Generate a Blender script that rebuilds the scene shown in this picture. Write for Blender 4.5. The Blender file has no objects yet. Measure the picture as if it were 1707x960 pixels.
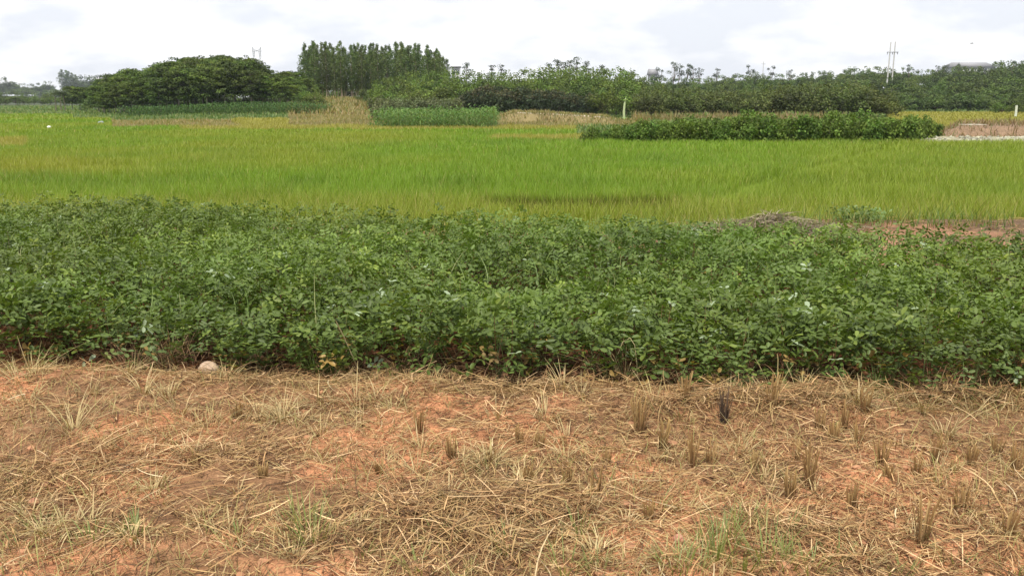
import bpy, bmesh, math, random
import numpy as np
from mathutils import Vector

# ------------------------------------------------------------------ camera, sky, sun
scene = bpy.context.scene
C = bpy.data.collections.new('place'); scene.collection.children.link(C)
F = 1420.0; PITCH = math.radians(12.39); EYE = 1.6
cam_d = bpy.data.cameras.new('camera'); cam = bpy.data.objects.new('camera', cam_d); C.objects.link(cam)
cam.location = (0, 0, EYE); cam.rotation_euler = (math.pi/2 - PITCH, 0, 0)
cam_d.sensor_width = 36.0; cam_d.lens = 36.0*F/1707.0
cam_d.clip_start = 0.05; cam_d.clip_end = 8000
scene.camera = cam
SUN_EL, SUN_ROT = math.radians(66), math.radians(205)     # high, behind the camera and to the left
world = bpy.data.worlds.new('World'); scene.world = world; world.use_nodes = True
nt = world.node_tree; N = nt.nodes; L = nt.links
for n in list(N): N.remove(n)
wo = N.new('ShaderNodeOutputWorld'); bg = N.new('ShaderNodeBackground'); bg.inputs['Strength'].default_value = 0.1
sky = N.new('ShaderNodeTexSky'); sky.sky_type = 'NISHITA'; sky.sun_disc = False
sky.sun_elevation = SUN_EL; sky.sun_rotation = SUN_ROT; sky.dust_density = 3.0
tc = N.new('ShaderNodeTexCoord'); sep = N.new('ShaderNodeSeparateXYZ'); L.new(tc.outputs['Generated'], sep.inputs[0])
# clouds laid on a high flat layer: direction / (z + a)
add = N.new('ShaderNodeMath'); add.operation = 'ADD'; add.inputs[1].default_value = 0.32; L.new(sep.outputs['Z'], add.inputs[0])
mx = N.new('ShaderNodeMath'); mx.operation = 'MAXIMUM'; mx.inputs[1].default_value = 0.04; L.new(add.outputs[0], mx.inputs[0])
dx = N.new('ShaderNodeMath'); dx.operation = 'DIVIDE'; L.new(sep.outputs['X'], dx.inputs[0]); L.new(mx.outputs[0], dx.inputs[1])
dy = N.new('ShaderNodeMath'); dy.operation = 'DIVIDE'; L.new(sep.outputs['Y'], dy.inputs[0]); L.new(mx.outputs[0], dy.inputs[1])
cmb = N.new('ShaderNodeCombineXYZ'); L.new(dx.outputs[0], cmb.inputs[0]); L.new(dy.outputs[0], cmb.inputs[1])
n1 = N.new('ShaderNodeTexNoise'); n1.inputs['Scale'].default_value = 2.6; n1.inputs['Detail'].default_value = 7; n1.inputs['Roughness'].default_value = 0.52
L.new(cmb.outputs[0], n1.inputs['Vector'])
r1 = N.new('ShaderNodeValToRGB'); r1.color_ramp.elements[0].position = 0.42; r1.color_ramp.elements[1].position = 0.58
L.new(n1.outputs['Fac'], r1.inputs[0])
veil = N.new('ShaderNodeMix'); veil.data_type = 'RGBA'; veil.inputs['Factor'].default_value = 0.90
L.new(sky.outputs[0], veil.inputs['A']); veil.inputs['B'].default_value = (8.1, 8.35, 8.95, 1)
mixc = N.new('ShaderNodeMix'); mixc.data_type = 'RGBA'; L.new(r1.outputs['Color'], mixc.inputs['Factor'])
L.new(veil.outputs['Result'], mixc.inputs['A']); mixc.inputs['B'].default_value = (9.7, 9.7, 9.75, 1)
L.new(mixc.outputs['Result'], bg.inputs['Color']); L.new(bg.outputs[0], wo.inputs['Surface'])
sun_d = bpy.data.lights.new('sun', 'SUN'); sun = bpy.data.objects.new('sun', sun_d); C.objects.link(sun)
sun_d.energy = 3.6; sun_d.angle = math.radians(4); sun_d.color = (1.0, 0.94, 0.82)
# direction to the sun: same azimuth as the sky's sun (rotation measured clockwise from +Y)
sd = Vector((math.sin(SUN_ROT)*math.cos(SUN_EL), math.cos(SUN_ROT)*math.cos(SUN_EL), math.sin(SUN_EL)))
sun.rotation_euler = sd.to_track_quat('Z', 'Y').to_euler()
scene.view_settings.view_transform = 'Standard'; scene.view_settings.look = 'None'
scene.view_settings.exposure = 0.29; scene.view_settings.gamma = 1.0
scene.cycles.max_bounces = 6; scene.cycles.volume_bounces = 0
scene.cycles.transparent_max_bounces = 4

# ------------------------------------------------------------------ helpers
rng = np.random.default_rng(7)
random.seed(7)
U = lambda a, b, n: rng.uniform(a, b, n)

def _h(ix, iy, s):
    v = np.sin(ix*127.1 + iy*311.7 + s*74.7)*43758.5453
    return v - np.floor(v)
def vnoise(x, y, s=0):
    x = np.asarray(x, float); y = np.asarray(y, float)
    ix = np.floor(x); iy = np.floor(y); fx = x-ix; fy = y-iy
    fx = fx*fx*(3-2*fx); fy = fy*fy*(3-2*fy)
    return (_h(ix,iy,s)*(1-fx)+_h(ix+1,iy,s)*fx)*(1-fy) + (_h(ix,iy+1,s)*(1-fx)+_h(ix+1,iy+1,s)*fx)*fy
def fbm(x, y, o=4, s=0):
    t = 0; a = 1.0; w = 0
    for k in range(o):
        t = t + a*vnoise(np.asarray(x)*2**k + 13.1*k, np.asarray(y)*2**k + 7.7*k, s+k); w += a; a *= 0.5
    return t/w
def sst(a, b, x):
    t = np.clip((np.asarray(x, float)-a)/(b-a), 0, 1); return t*t*(3-2*t)

def project(X, Y, Z):
    dep = Y*math.cos(PITCH) + (EYE-Z)*math.sin(PITCH)
    up = Y*math.sin(PITCH) + (Z-EYE)*math.cos(PITCH)
    return 853.5 + F*X/dep, 480 - F*up/dep
def at(px, py, Y):            # world x, z of the photo's pixel at distance Y
    dy_ = math.cos(PITCH)*F + math.sin(PITCH)*(480-py)
    dz_ = -math.sin(PITCH)*F + math.cos(PITCH)*(480-py)
    k = Y/dy_
    return (px-853.5)*k, EYE + dz_*k
def on_ground(px, py, z=0.0):
    dy_ = math.cos(PITCH)*F + math.sin(PITCH)*(480-py)
    dz_ = -math.sin(PITCH)*F + math.cos(PITCH)*(480-py)
    k = (z-EYE)/dz_
    return (px-853.5)*k, dy_*k

PADDY = -0.6
def edge_back(X):             # where the bank behind the peanut patch drops to the paddies
    return np.interp(X, [-12, -6, -2, 1, 3.2, 4.2, 12], [11.9, 11.6, 10.8, 10.3, 10.8, 11.7, 11.6])
def edge_front(X):            # front edge of the peanut patch
    return np.interp(X, [-12, -3.2, -2.2, -0.8, 0.2, 1.0, 2.4, 12], [5.05, 5.0, 4.98, 4.76, 4.62, 4.50, 4.36, 4.30]) + 0.10*(vnoise(np.asarray(X)*1.7, 3.3, 5)-0.5)
def edge_crop(X):             # back edge of the peanut patch
    return np.interp(X, [-12, -5, -3, -1, 0.3, 2.0, 3.0, 3.8, 12], [10.9, 10.7, 10.3, 9.5, 9.2, 9.0, 8.6, 8.2, 8.1]) + 0.25*(vnoise(np.asarray(X)*1.1, 1.3, 8)-0.5)
def hill(X, Y):
    h = 7.5*sst(150, 330, Y)*sst(-50, 190, X - 0.05*(Y-150))
    h = h + 2.2*np.exp(-((X+30)/16.0)**2)*sst(95, 150, Y)*(1-sst(210, 260, Y))
    h = h + 7.0*sst(600, 850, Y)*np.exp(-((X+455)/90.0)**2)
    return h
def terrain(X, Y):
    X = np.asarray(X, float); Y = np.asarray(Y, float)
    near = 1-sst(6.0, 8.0, Y)
    e = edge_back(X)
    z = PADDY*sst(0, 0.7, Y-e)
    z = z + near*(0.075*(fbm(X*1.6, Y*1.6, 3, 1)-0.5) + 0.06*(fbm(X*7, Y*7, 3, 2)-0.5) + 0.012*(fbm(X*32, Y*32, 2, 3)-0.5))
    ef = edge_front(X)
    z = z + near*0.05*np.exp(-((Y-ef+0.28)/0.16)**2)*(0.4+1.2*vnoise(X*2.2, 0.4, 4))
    # clods
    cl = vnoise(X*14+4*vnoise(X*5,Y*5,9), Y*14, 11)
    z = z + near*0.03*np.clip(cl-0.72, 0, 1)/0.28*np.clip(fbm(X*1.3,Y*1.3,2,14)*2-0.7, 0, 1)
    z = z + (1-near)*(Y < 13)*0.03*(fbm(X*3, Y*3, 3, 6)-0.5)
    # low bank carrying the pale track
    tr = np.interp(X, [.3, 9.2], [90, 80]); th = np.interp(X, [.3, 3.2, 6, 9.2], [.36, .30, .19, .04])
    z = z + (th-PADDY)*(1-sst(2.0, 5.0, np.abs(Y-tr)))*sst(-3, .5, X)*(1-sst(8.6, 10.2, X))*(Y > 60)
    # red bank on the far right
    px, py = project(X, np.maximum(Y, 2.0), PADDY)
    z = z + 0.7*sst(1560, 1600, px)*sst(50, 51.5, Y)*(1-sst(60, 61, Y))
    return z + hill(X, Y)
def tz(x, y): return float(terrain(np.array([x]), np.array([y]))[0])

def new_obj(name, me, parent=None):
    o = bpy.data.objects.new(name, me); C.objects.link(o)
    if parent: o.parent = parent
    return o
def mesh_q(name, V, Q, col=None, mat=None, smooth=False, nrm=None):
    me = bpy.data.meshes.new(name)
    V = np.asarray(V, np.float32); Q = np.asarray(Q, np.int32)
    me.vertices.add(len(V)); me.vertices.foreach_set('co', V.ravel())
    k = Q.shape[1]
    me.loops.add(Q.size); me.loops.foreach_set('vertex_index', Q.ravel())
    me.polygons.add(len(Q)); me.polygons.foreach_set('loop_start', np.arange(len(Q), dtype=np.int32)*k)
    if smooth: me.polygons.foreach_set('use_smooth', np.ones(len(Q), bool))
    me.update(calc_edges=True)
    if col is not None:
        ca = me.color_attributes.new('Col', 'FLOAT_COLOR', 'POINT')
        cc = np.ones((len(V), 4), np.float32); cc[:, :3] = col; ca.data.foreach_set('color', cc.ravel())
    if mat: me.materials.append(mat)
    return me
def tag(o, label=None, cat=None, group=None, kind=None):
    if label: o['label'] = label
    if cat: o['category'] = cat
    if group: o['group'] = group
    if kind: o['kind'] = kind
    return o
def empty(name, loc, rz=0, s=1.0):
    o = bpy.data.objects.new(name, None); C.objects.link(o); o.location = loc; o.rotation_euler = (0,0,rz); o.scale = (s,s,s)
    o.empty_display_size = 0.2
    return o
def copy_tree(src, loc, rz=0, s=(1,1,1)):
    c = src.copy(); C.objects.link(c); c.location = loc; c.rotation_euler = (0,0,rz); c.scale = s
    for ch in src.children:
        d = ch.copy(); C.objects.link(d); d.parent = c
        for g in ch.children:
            e = g.copy(); C.objects.link(e); e.parent = d
    return c

class Parts:                                    # gathers quads for one mesh
    def __init__(s): s.V=[]; s.Q=[]; s.K=[]; s.n=0
    def add(s, V, Q, col):
        V = np.asarray(V, float); Q = np.asarray(Q)
        col = np.broadcast_to(np.asarray(col, float), (len(V), 3))
        s.V.append(V); s.Q.append(Q+s.n); s.K.append(col); s.n += len(V)
    def mesh(s, name, mat, smooth=False):
        return mesh_q(name, np.concatenate(s.V), np.concatenate(s.Q), np.concatenate(s.K), mat, smooth)

def norm(v): return v/np.maximum(np.linalg.norm(v, axis=-1, keepdims=True), 1e-9)
def ribbons(p0, d, c, length, width, S, colr, colt, roll=None, tip=0.15, zmin=None):
    """N curved tapering strips; colr / colt are colours at root and tip"""
    n = len(p0); t = np.linspace(0, 1, S+1)
    d = norm(d); length = np.broadcast_to(length, (n,)); width = np.broadcast_to(width, (n,))
    P = p0[:,None,:] + (d[:,None,:]*t[None,:,None] + c[:,None,:]*(t**2)[None,:,None])*length[:,None,None]
    side = np.cross(d, np.array([0,0,1.0])); bad = np.linalg.norm(side, axis=1) < 0.15
    az = U(0, 2*math.pi, n); rnd = np.stack([np.cos(az), np.sin(az), 0*az], 1)
    if roll is None: side = np.where(bad[:,None], rnd, side)
    else: side = norm(side)*np.cos(roll)[:,None] + np.array([0,0,1.0])*np.sin(roll)[:,None]; side = np.where(bad[:,None], rnd, side)
    side = norm(side)
    w = np.interp(t, [0, 0.35, 1], [0.75, 1, tip])
    off = side[:,None,:]*(width[:,None]*w[None,:]*0.5)[:,:,None]
    V = np.stack([P-off, P+off], 2)             # n,S+1,2,3
    if zmin is not None: V[...,2] = np.maximum(V[...,2], zmin[:,None,None])
    V = V.reshape(-1, 3)
    b = (np.arange(n)*(S+1)*2)[:,None] + (np.arange(S)*2)[None,:]
    Q = np.stack([b, b+1, b+3, b+2], -1).reshape(-1, 4)
    colr = np.broadcast_to(colr, (n,3)); colt = np.broadcast_to(colt, (n,3))
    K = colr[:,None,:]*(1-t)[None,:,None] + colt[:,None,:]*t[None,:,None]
    K = np.repeat(K[:,:,None,:], 2, 2).reshape(-1, 3)
    return V, Q, K
def leaves(c, d, nrm, length, width, col, fold=0.15):
    """N leaflets: two quads folded along the midrib"""
    n = len(c); d = norm(d); s = norm(np.cross(d, nrm)); u = norm(np.cross(s, d))
    Lh = np.broadcast_to(length, (n,))[:,None]; W = np.broadcast_to(width, (n,))[:,None]
    b = c; t = c + d*Lh
    f = u*W*fold
    l1 = c + d*Lh*0.38 - s*W*0.42 + f; l2 = c + d*Lh*0.78 - s*W*0.40 + f
    r1 = c + d*Lh*0.38 + s*W*0.42 + f; r2 = c + d*Lh*0.78 + s*W*0.40 + f
    V = np.stack([b, l1, l2, t, r2, r1], 1).reshape(-1, 3)
    i = (np.arange(n)*6)[:,None]
    Q = np.concatenate([i+np.array([[0,1,2,3]]), i+np.array([[0,3,4,5]])], 0)
    return V, Q, np.repeat(np.broadcast_to(col, (n,3)), 6, 0)
def tube(pts, rad, sides=6, col=(.2,.15,.1)):
    pts = np.asarray(pts, float); rad = np.asarray(rad, float); m = len(pts)
    tan = norm(np.gradient(pts, axis=0)); ref = np.array([0.3,1.0,0.1]); 
    if abs(tan[0] @ norm(ref)) > 0.9: ref = np.array([1.0,0,0])
    a = norm(np.cross(tan, ref)); b = np.cross(tan, a)
    th = np.arange(sides)*2*math.pi/sides
    V = (pts[:,None,:] + rad[:,None,None]*(a[:,None,:]*np.cos(th)[None,:,None] + b[:,None,:]*np.sin(th)[None,:,None])).reshape(-1,3)
    Q = []
    for i in range(m-1):
        for j in range(sides):
            k = (j+1) % sides
            Q.append((i*sides+j, i*sides+k, (i+1)*sides+k, (i+1)*sides+j))
    return V, np.array(Q), np.broadcast_to(np.asarray(col, float), (len(V),3))
def box(x0,x1,y0,y1,z0,z1):
    V = [(x,y,z) for z in (z0,z1) for y in (y0,y1) for x in (x0,x1)]
    Q = [(0,2,3,1),(4,5,7,6),(0,1,5,4),(2,6,7,3),(0,4,6,2),(1,3,7,5)]
    return np.array(V, float), np.array(Q)
def var(col, n, v=0.2, hue=0.06):
    col = np.asarray(col, float)
    k = 1 + v*(U(-1,1,n))
    return np.clip(np.broadcast_to(col, (n,3))*k[:,None]*(1+hue*rng.uniform(-1,1,(n,3))), 0.002, 1)

# ------------------------------------------------------------------ materials
def leaf_mat(name, rough=0.5, trans=0.3, spec=0.5, bright=1.0, rnd=0.0, mottle=0.25, mscale=30.0):
    m = bpy.data.materials.new(name); m.use_nodes = True; nt = m.node_tree; N = nt.nodes; L = nt.links
    p = N['Principled BSDF']; p.inputs['Roughness'].default_value = rough; p.inputs['Specular IOR Level'].default_value = spec
    a = N.new('ShaderNodeAttribute'); a.attribute_name = 'Col'
    col = a.outputs['Color']
    tcn = N.new('ShaderNodeTexCoord'); nz = N.new('ShaderNodeTexNoise'); nz.inputs['Scale'].default_value = mscale; nz.inputs['Detail'].default_value = 2
    L.new(tcn.outputs['Object'], nz.inputs['Vector'])
    mr = N.new('ShaderNodeMapRange'); mr.inputs['To Min'].default_value = bright*(1-mottle); mr.inputs['To Max'].default_value = bright*(1+mottle)
    L.new(nz.outputs['Fac'], mr.inputs['Value'])
    val = mr.outputs['Result']
    if rnd:
        oi = N.new('ShaderNodeObjectInfo'); m2 = N.new('ShaderNodeMapRange'); m2.inputs['To Min'].default_value = 1-rnd; m2.inputs['To Max'].default_value = 1+rnd
        L.new(oi.outputs['Random'], m2.inputs['Value'])
        mm = N.new('ShaderNodeMath'); mm.operation = 'MULTIPLY'; L.new(val, mm.inputs[0]); L.new(m2.outputs['Result'], mm.inputs[1]); val = mm.outputs[0]
    sc = N.new('ShaderNodeVectorMath'); sc.operation = 'SCALE'; L.new(col, sc.inputs[0]); L.new(val, sc.inputs['Scale']); col = sc.outputs[0]
    if rnd:
        hs = N.new('ShaderNodeHueSaturation'); m3 = N.new('ShaderNodeMapRange'); m3.inputs['To Min'].default_value = 0.485; m3.inputs['To Max'].default_value = 0.515
        ml = N.new('ShaderNodeMath'); ml.operation = 'MULTIPLY'; ml.inputs[1].default_value = 7.31; fr = N.new('ShaderNodeMath'); fr.operation = 'FRACT'
        L.new(oi.outputs['Random'], ml.inputs[0]); L.new(ml.outputs[0], fr.inputs[0]); L.new(fr.outputs[0], m3.inputs['Value'])
        L.new(m3.outputs['Result'], hs.inputs['Hue']); L.new(col, hs.inputs['Color']); col = hs.outputs['Color']
    L.new(col, p.inputs['Base Color'])
    if trans:
        tr = N.new('ShaderNodeBsdfTranslucent'); mix = N.new('ShaderNodeMixShader'); mix.inputs[0].default_value = trans
        g = N.new('ShaderNodeVectorMath'); g.operation = 'MULTIPLY'; g.inputs[1].default_value = (1.15, 1.25, 0.5); L.new(col, g.inputs[0])
        L.new(g.outputs[0], tr.inputs['Color']); L.new(p.outputs[0], mix.inputs[1]); L.new(tr.outputs[0], mix.inputs[2])
        L.new(mix.outputs[0], N['Material Output'].inputs['Surface'])
    return m
def flat_mat(name, col, rough=0.7, metal=0.0, noise=0.15, scale=8.0):
    m = bpy.data.materials.new(name); m.use_nodes = True; nt = m.node_tree; N = nt.nodes; L = nt.links
    p = N['Principled BSDF']; p.inputs['Roughness'].default_value = rough; p.inputs['Metallic'].default_value = metal
    nz = N.new('ShaderNodeTexNoise'); nz.inputs['Scale'].default_value = scale; nz.inputs['Detail'].default_value = 5
    tcn = N.new('ShaderNodeTexCoord'); L.new(tcn.outputs['Object'], nz.inputs['Vector'])
    r = N.new('ShaderNodeValToRGB'); c = np.array(col)
    r.color_ramp.elements[0].position = .3; r.color_ramp.elements[1].position = .7
    r.color_ramp.elements[0].color = (*(c*(1-noise)), 1); r.color_ramp.elements[1].color = (*np.minimum(c*(1+noise),1), 1)
    L.new(nz.outputs['Fac'], r.inputs[0]); L.new(r.outputs[0], p.inputs['Base Color'])
    return m
M_tree = leaf_mat('tree_foliage', 0.6, 0.25, 0.3, 1.0, rnd=0.28, mottle=0.35, mscale=0.9)
M_shrub = leaf_mat('shrub_foliage', 0.6, 0.25, 0.3, 1.0, rnd=0.12, mottle=0.3, mscale=2.0)
M_bark = leaf_mat('bark', 0.85, 0.0, 0.2, 1.0, rnd=0.1, mottle=0.3, mscale=3.0)
M_peanut = leaf_mat('peanut_leaf', 0.5, 0.28, 0.35, 1.0, mottle=0.2, mscale=3.0)
M_rice = leaf_mat('rice_blade', 0.55, 0.35, 0.3, 1.0, mottle=0.12, mscale=0.5)
M_dry = leaf_mat('dry_straw', 0.75, 0.1, 0.2, 1.0, mottle=0.25, mscale=40.0)
M_grass = leaf_mat('fresh_grass', 0.5, 0.3, 0.4, 1.0, rnd=0.12, mottle=0.15, mscale=20.0)
M_crop = leaf_mat('crop_leaf', 0.6, 0.25, 0.15, 1.0, rnd=0.1, mottle=0.2, mscale=2.0)
M_earth_clod = flat_mat('red_earth_clod', (0.38, 0.19, 0.10), 0.95, 0, 0.3, 30)

def ground_mat():
    m = bpy.data.materials.new('red_earth_ground'); m.use_nodes = True; nt = m.node_tree; N = nt.nodes; L = nt.links
    p = N['Principled BSDF']; p.inputs['Roughness'].default_value = 0.95; p.inputs['Specular IOR Level'].default_value = 0.15
    a = N.new('ShaderNodeAttribute'); a.attribute_name = 'Col'; tcn = N.new('ShaderNodeTexCoord')
    v = None
    for sc, amt in ((5.0, .25), (28.0, .3), (140.0, .35)):
        nz = N.new('ShaderNodeTexNoise'); nz.inputs['Scale'].default_value = sc; nz.inputs['Detail'].default_value = 4; nz.inputs['Roughness'].default_value = .6
        L.new(tcn.outputs['Object'], nz.inputs['Vector'])
        mr = N.new('ShaderNodeMapRange'); mr.inputs['From Min'].default_value = .3; mr.inputs['From Max'].default_value = .7
        mr.inputs['To Min'].default_value = 1-amt; mr.inputs['To Max'].default_value = 1+amt; L.new(nz.outputs['Fac'], mr.inputs['Value'])
        if v is None: v = mr.outputs['Result']
        else:
            q = N.new('ShaderNodeMath'); q.operation = 'MULTIPLY'; L.new(v, q.inputs[0]); L.new(mr.outputs['Result'], q.inputs[1]); v = q.outputs[0]
    s = N.new('ShaderNodeVectorMath'); s.operation = 'SCALE'; L.new(a.outputs['Color'], s.inputs[0]); L.new(v, s.inputs['Scale'])
    L.new(s.outputs[0], p.inputs['Base Color'])
    b = N.new('ShaderNodeBump'); b.inputs['Strength'].default_value = .6; b.inputs['Distance'].default_value = .01
    nb = N.new('ShaderNodeTexNoise'); nb.inputs['Scale'].default_value = 90; nb.inputs['Detail'].default_value = 6; L.new(tcn.outputs['Object'], nb.inputs['Vector'])
    L.new(nb.outputs['Fac'], b.inputs['Height']); L.new(b.outputs[0], p.inputs['Normal'])
    return m

# ------------------------------------------------------------------ field zones (world positions read off the photo's layout)
SOIL = np.array([0.40, 0.185, 0.095]); STRAWC = np.array([0.40, 0.285, 0.155])
def zone(X, Y):
    """kind of cover per position: 0 rice, 1 dry grass, 2 low green crop / weeds, 3 bare red earth, 4 ripe rice, 5 forest floor, 6 gap between paddies"""
    X = np.asarray(X, float); Y = np.asarray(Y, float)
    px, q = project(X, np.maximum(Y, 3.0), PADDY+0.45)
    w = 3*(fbm(px*0.02, q*0.15, 3, 21)-0.5)*2
    z = np.zeros(X.shape, int)
    def put(mask, k): z[mask] = k
    put((q < 214+w*.4) & (px > 300) & (px < 980), 4)
    put((q < 208+w) & (px > 480) & (px < 980), 1)
    put((q < 209+w*.5) & (q > 196+w*.4) & (px > 185) & (px < 415+20*w), 1)
    put((q < 196.5) & (px > 120) & (px < 480), 2)
    put((q < 190) & (px <= 120), 2)
    put((q < 186.5) & (px > 620) & (px < 980), 2)
    put((q < 231) & (px > 960) & (px < 1575), 2)
    put((px > 940) & (px < 1080) & (Y > 70) & (Y < 98), 1)
    put((px > 1560) & (q < 232), 3)
    put((px > 1480) & (q < 208), 4)
    put((q < 186.5) & (px > 1400), 2)
    put((q < 229+w*.5) & (q > 222.5) & (px > 820+5*w) & (px < 975), 4)
    put((q < 240) & (q > 225+w) & (px < 45), 4)
    put((px < 1400) & (px > 150) & (q < 181) , 5); put((q < 182) & (px >= 1400), 5)
    put((Y > 210) & (px > 150), 5); put((Y > 300), 5)
    # gap lines
    put((np.abs(Y-16.2-0.03*(X-1.2)**2) < 0.60*np.clip(np.minimum((px-785)/60, (1145-px)/50),.2,1)) & (px > 785) & (px < 1145), 6)
    return z
def rice_colour(X, Y, n=None):
    px, q = project(X, np.maximum(Y, 3.0), PADDY+0.45)
    f = fbm(X*0.12, Y*0.10, 3, 31); g = fbm(X*0.6, Y*0.35, 3, 37)
    green = np.array([0.192, 0.300, 0.026]); olive = np.array([0.282, 0.300, 0.042]); deep = np.array([0.132, 0.228, 0.024])
    k = np.clip((f-0.5)*1.6+0.25, 0, 1)
    k = np.maximum(k, sst(300, 330, q + 14*(g-.5)*2)*0.62)
    k = np.maximum(k, sst(255, 262, q)*(1-sst(282, 296, q))*(1-sst(90, 420, px))*0.95)
    k = np.maximum(k, sst(1180, 1420, px + (q-270)*2.0)*(1-sst(310, 345, q))*0.42)
    k = np.maximum(k, sst(900, 1200, px)*sst(335, 350, q)*0.5)
    dk = sst(.5, .75, g)*0.5*(1-k) + 0.6*(1-sst(5, 14, np.abs(q-292)+0*px))*(1-sst(60, 200, px))
    dk = np.clip(dk, 0, 1)
    k = np.clip(k, 0, 1)[..., None]; dk = dk[..., None]
    c = green*(1-k) + olive*k
    return c*(1-dk) + deep*dk

# ------------------------------------------------------------------ the ground, one sheet to the horizon
def axis(segs):
    out = [np.array([segs[0][0]])]
    for a, b, s0, s1 in segs:
        x = a; v = []
        while x < b - 1e-6:
            t = (x-a)/(b-a); x = min(b, x + s0*(s1/s0)**t); v.append(x)
        out.append(np.array(v))
    return np.concatenate(out)
xs_p = axis([(0, 5.2, .016, .02), (5.2, 14, .03, .35), (14, 120, .35, 3.0), (120, 3000, 3.0, 400)])
xs = np.concatenate([-xs_p[::-1][:-1], xs_p])
ys = axis([(-2500, -20, 500, 8), (-20, 1.6, 4, .06), (1.6, 5.6, .016, .018), (5.6, 13, .03, .10), (13, 60, .10, .6), (60, 260, .6, 6), (260, 5000, 6, 500)])
GX, GY = np.meshgrid(xs, ys)
GZ = terrain(GX, GY)
zn = zone(GX, GY)
gc = np.zeros(GX.shape+(3,))
pal = {1:(0.22,0.175,0.08), 2:(0.10,0.15,0.045), 3:(0.23,0.155,0.10), 4:(0.26,0.24,0.06), 5:(0.05,0.065,0.025), 6:(0.13,0.11,0.05)}
rc = rice_colour(GX, GY)*0.72
gc[:] = rc
for k, c in pal.items(): gc[zn == k] = c
nearm = 1-sst(0, 0.5, GY-edge_back(GX))
so = fbm(GX*1.2, GY*1.5, 4, 41)[..., None]
soil = SOIL*(0.80+0.5*so) ; litter = np.array([0.155,0.095,0.05])  # dark plant litter, deepened to paint in the shade under the straw
k = sst(0.42, 0.60, fbm(GX*1.7+3, GY*2.0, 4, 43))[..., None]
soil = soil*(1-0.75*k) + litter*0.75*k
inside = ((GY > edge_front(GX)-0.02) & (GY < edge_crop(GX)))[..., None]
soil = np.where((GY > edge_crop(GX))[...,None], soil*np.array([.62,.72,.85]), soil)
soil = np.where(inside, soil*0.28*np.array([1.0,.85,.75]), soil)  # soil under the crop: brown leaf litter plus painted canopy shade
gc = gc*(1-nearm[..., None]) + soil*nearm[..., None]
ny, nx = GX.shape
idx = np.arange(ny*nx).reshape(ny, nx)
Q = np.stack([idx[:-1,:-1], idx[:-1,1:], idx[1:,1:], idx[1:,:-1]], -1).reshape(-1,4)
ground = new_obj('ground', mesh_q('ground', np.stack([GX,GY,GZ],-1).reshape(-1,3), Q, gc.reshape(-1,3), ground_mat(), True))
tag(ground, kind='structure')

# ------------------------------------------------------------------ rice paddies
P = Parts()
def rice_band(y0, y1, dens, width, hgt, S=2, maxn=200000):
    half = lambda y: 0.66*y + 4
    area = (half(y0)+half(y1))*(y1-y0); n = int(min(maxn, dens*area))
    Y = U(y0, y1, n); X = U(-1, 1, n)*half(Y)
    z = zone(X, Y); keep = ((z == 0) | (z == 4)) & (Y > edge_back(X)+0.25)
    # thin out along the winding dark furrow on the right
    fx = 4.2+0.62*(Y-17.5); keep &= ~((np.abs(X-fx) < 0.22+0.2*vnoise(Y*.9, 1., 3)) & (Y > 17) & (Y < 36) & (U(0,1,n) < .92))
    X = X[keep]; Y = Y[keep]; z = z[keep]; n = len(X)
    # scattered bald / thin places at the near edge
    h = hgt*(0.80+0.35*fbm(X*.5, Y*.5, 3, 51))*U(.84, 1.08, n)
    az = U(0, 2*math.pi, n); lean = U(0.05, 0.45, n)
    d = np.stack([np.cos(az)*lean, np.sin(az)*lean, np.ones(n)], 1)
    c = np.stack([np.cos(az)*U(.05,.35,n), np.sin(az)*U(.05,.35,n), -U(.0,.25,n)], 1)
    col = rice_colour(X, Y); rp = (z == 4)[:, None]
    col = np.where(rp, np.array([0.32, 0.30, 0.07]), col)*(1+0.22*U(-1,1,n))[:,None]
    straw = (U(0,1,n) < np.where(Y < 17, .14, .04))[:,None]; col = np.where(straw, np.array([.40,.34,.12])*(1+.2*U(-1,1,n))[:,None], col)
    low = np.where(Y > 20, .20, .12)
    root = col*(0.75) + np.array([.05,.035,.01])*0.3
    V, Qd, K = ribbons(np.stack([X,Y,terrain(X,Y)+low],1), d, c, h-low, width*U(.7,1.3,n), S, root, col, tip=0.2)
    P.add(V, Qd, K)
rice_band(10.0, 14.0, 330, 0.008, 0.44, 3)
rice_band(14.0, 20.0, 540, 0.0075, 0.52, 3)
rice_band(20.0, 32.0, 330, 0.011, 0.54)
rice_band(32.0, 50.0, 135, 0.021, 0.54)
rice_band(50.0, 80.0, 50, 0.048, 0.55)
rice_band(80.0, 150.0, 9, 0.16, 0.6)
n = 2600; X = U(-1.6, 3.9, n); Y = 16.2+.03*(X-1.2)**2 + .60 + U(-.03,.25,n); pxg = project(X, Y, PADDY+.4)[0]; kk = (pxg > 795) & (pxg < 1138); X=X[kk]; Y=Y[kk]; n=len(X)
cc = np.array([(.10,.09,.03),(.15,.13,.04),(.12,.15,.03),(.20,.17,.05)])[rng.integers(0,4,n)]
P.add(*ribbons(np.stack([X,Y,terrain(X,Y)],1), np.stack([U(-.3,.3,n),U(-.35,.1,n),np.ones(n)],1), np.stack([U(-.2,.2,n),-U(0,.3,n),-U(0,.2,n)],1), U(.26,.46,n), .010, 2, cc*.6, cc))
tag(new_obj('rice_field', P.mesh('rice_field', M_rice)), 'bright green rice filling the flat paddies behind the peanut patch', 'rice', kind='stuff')

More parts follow.
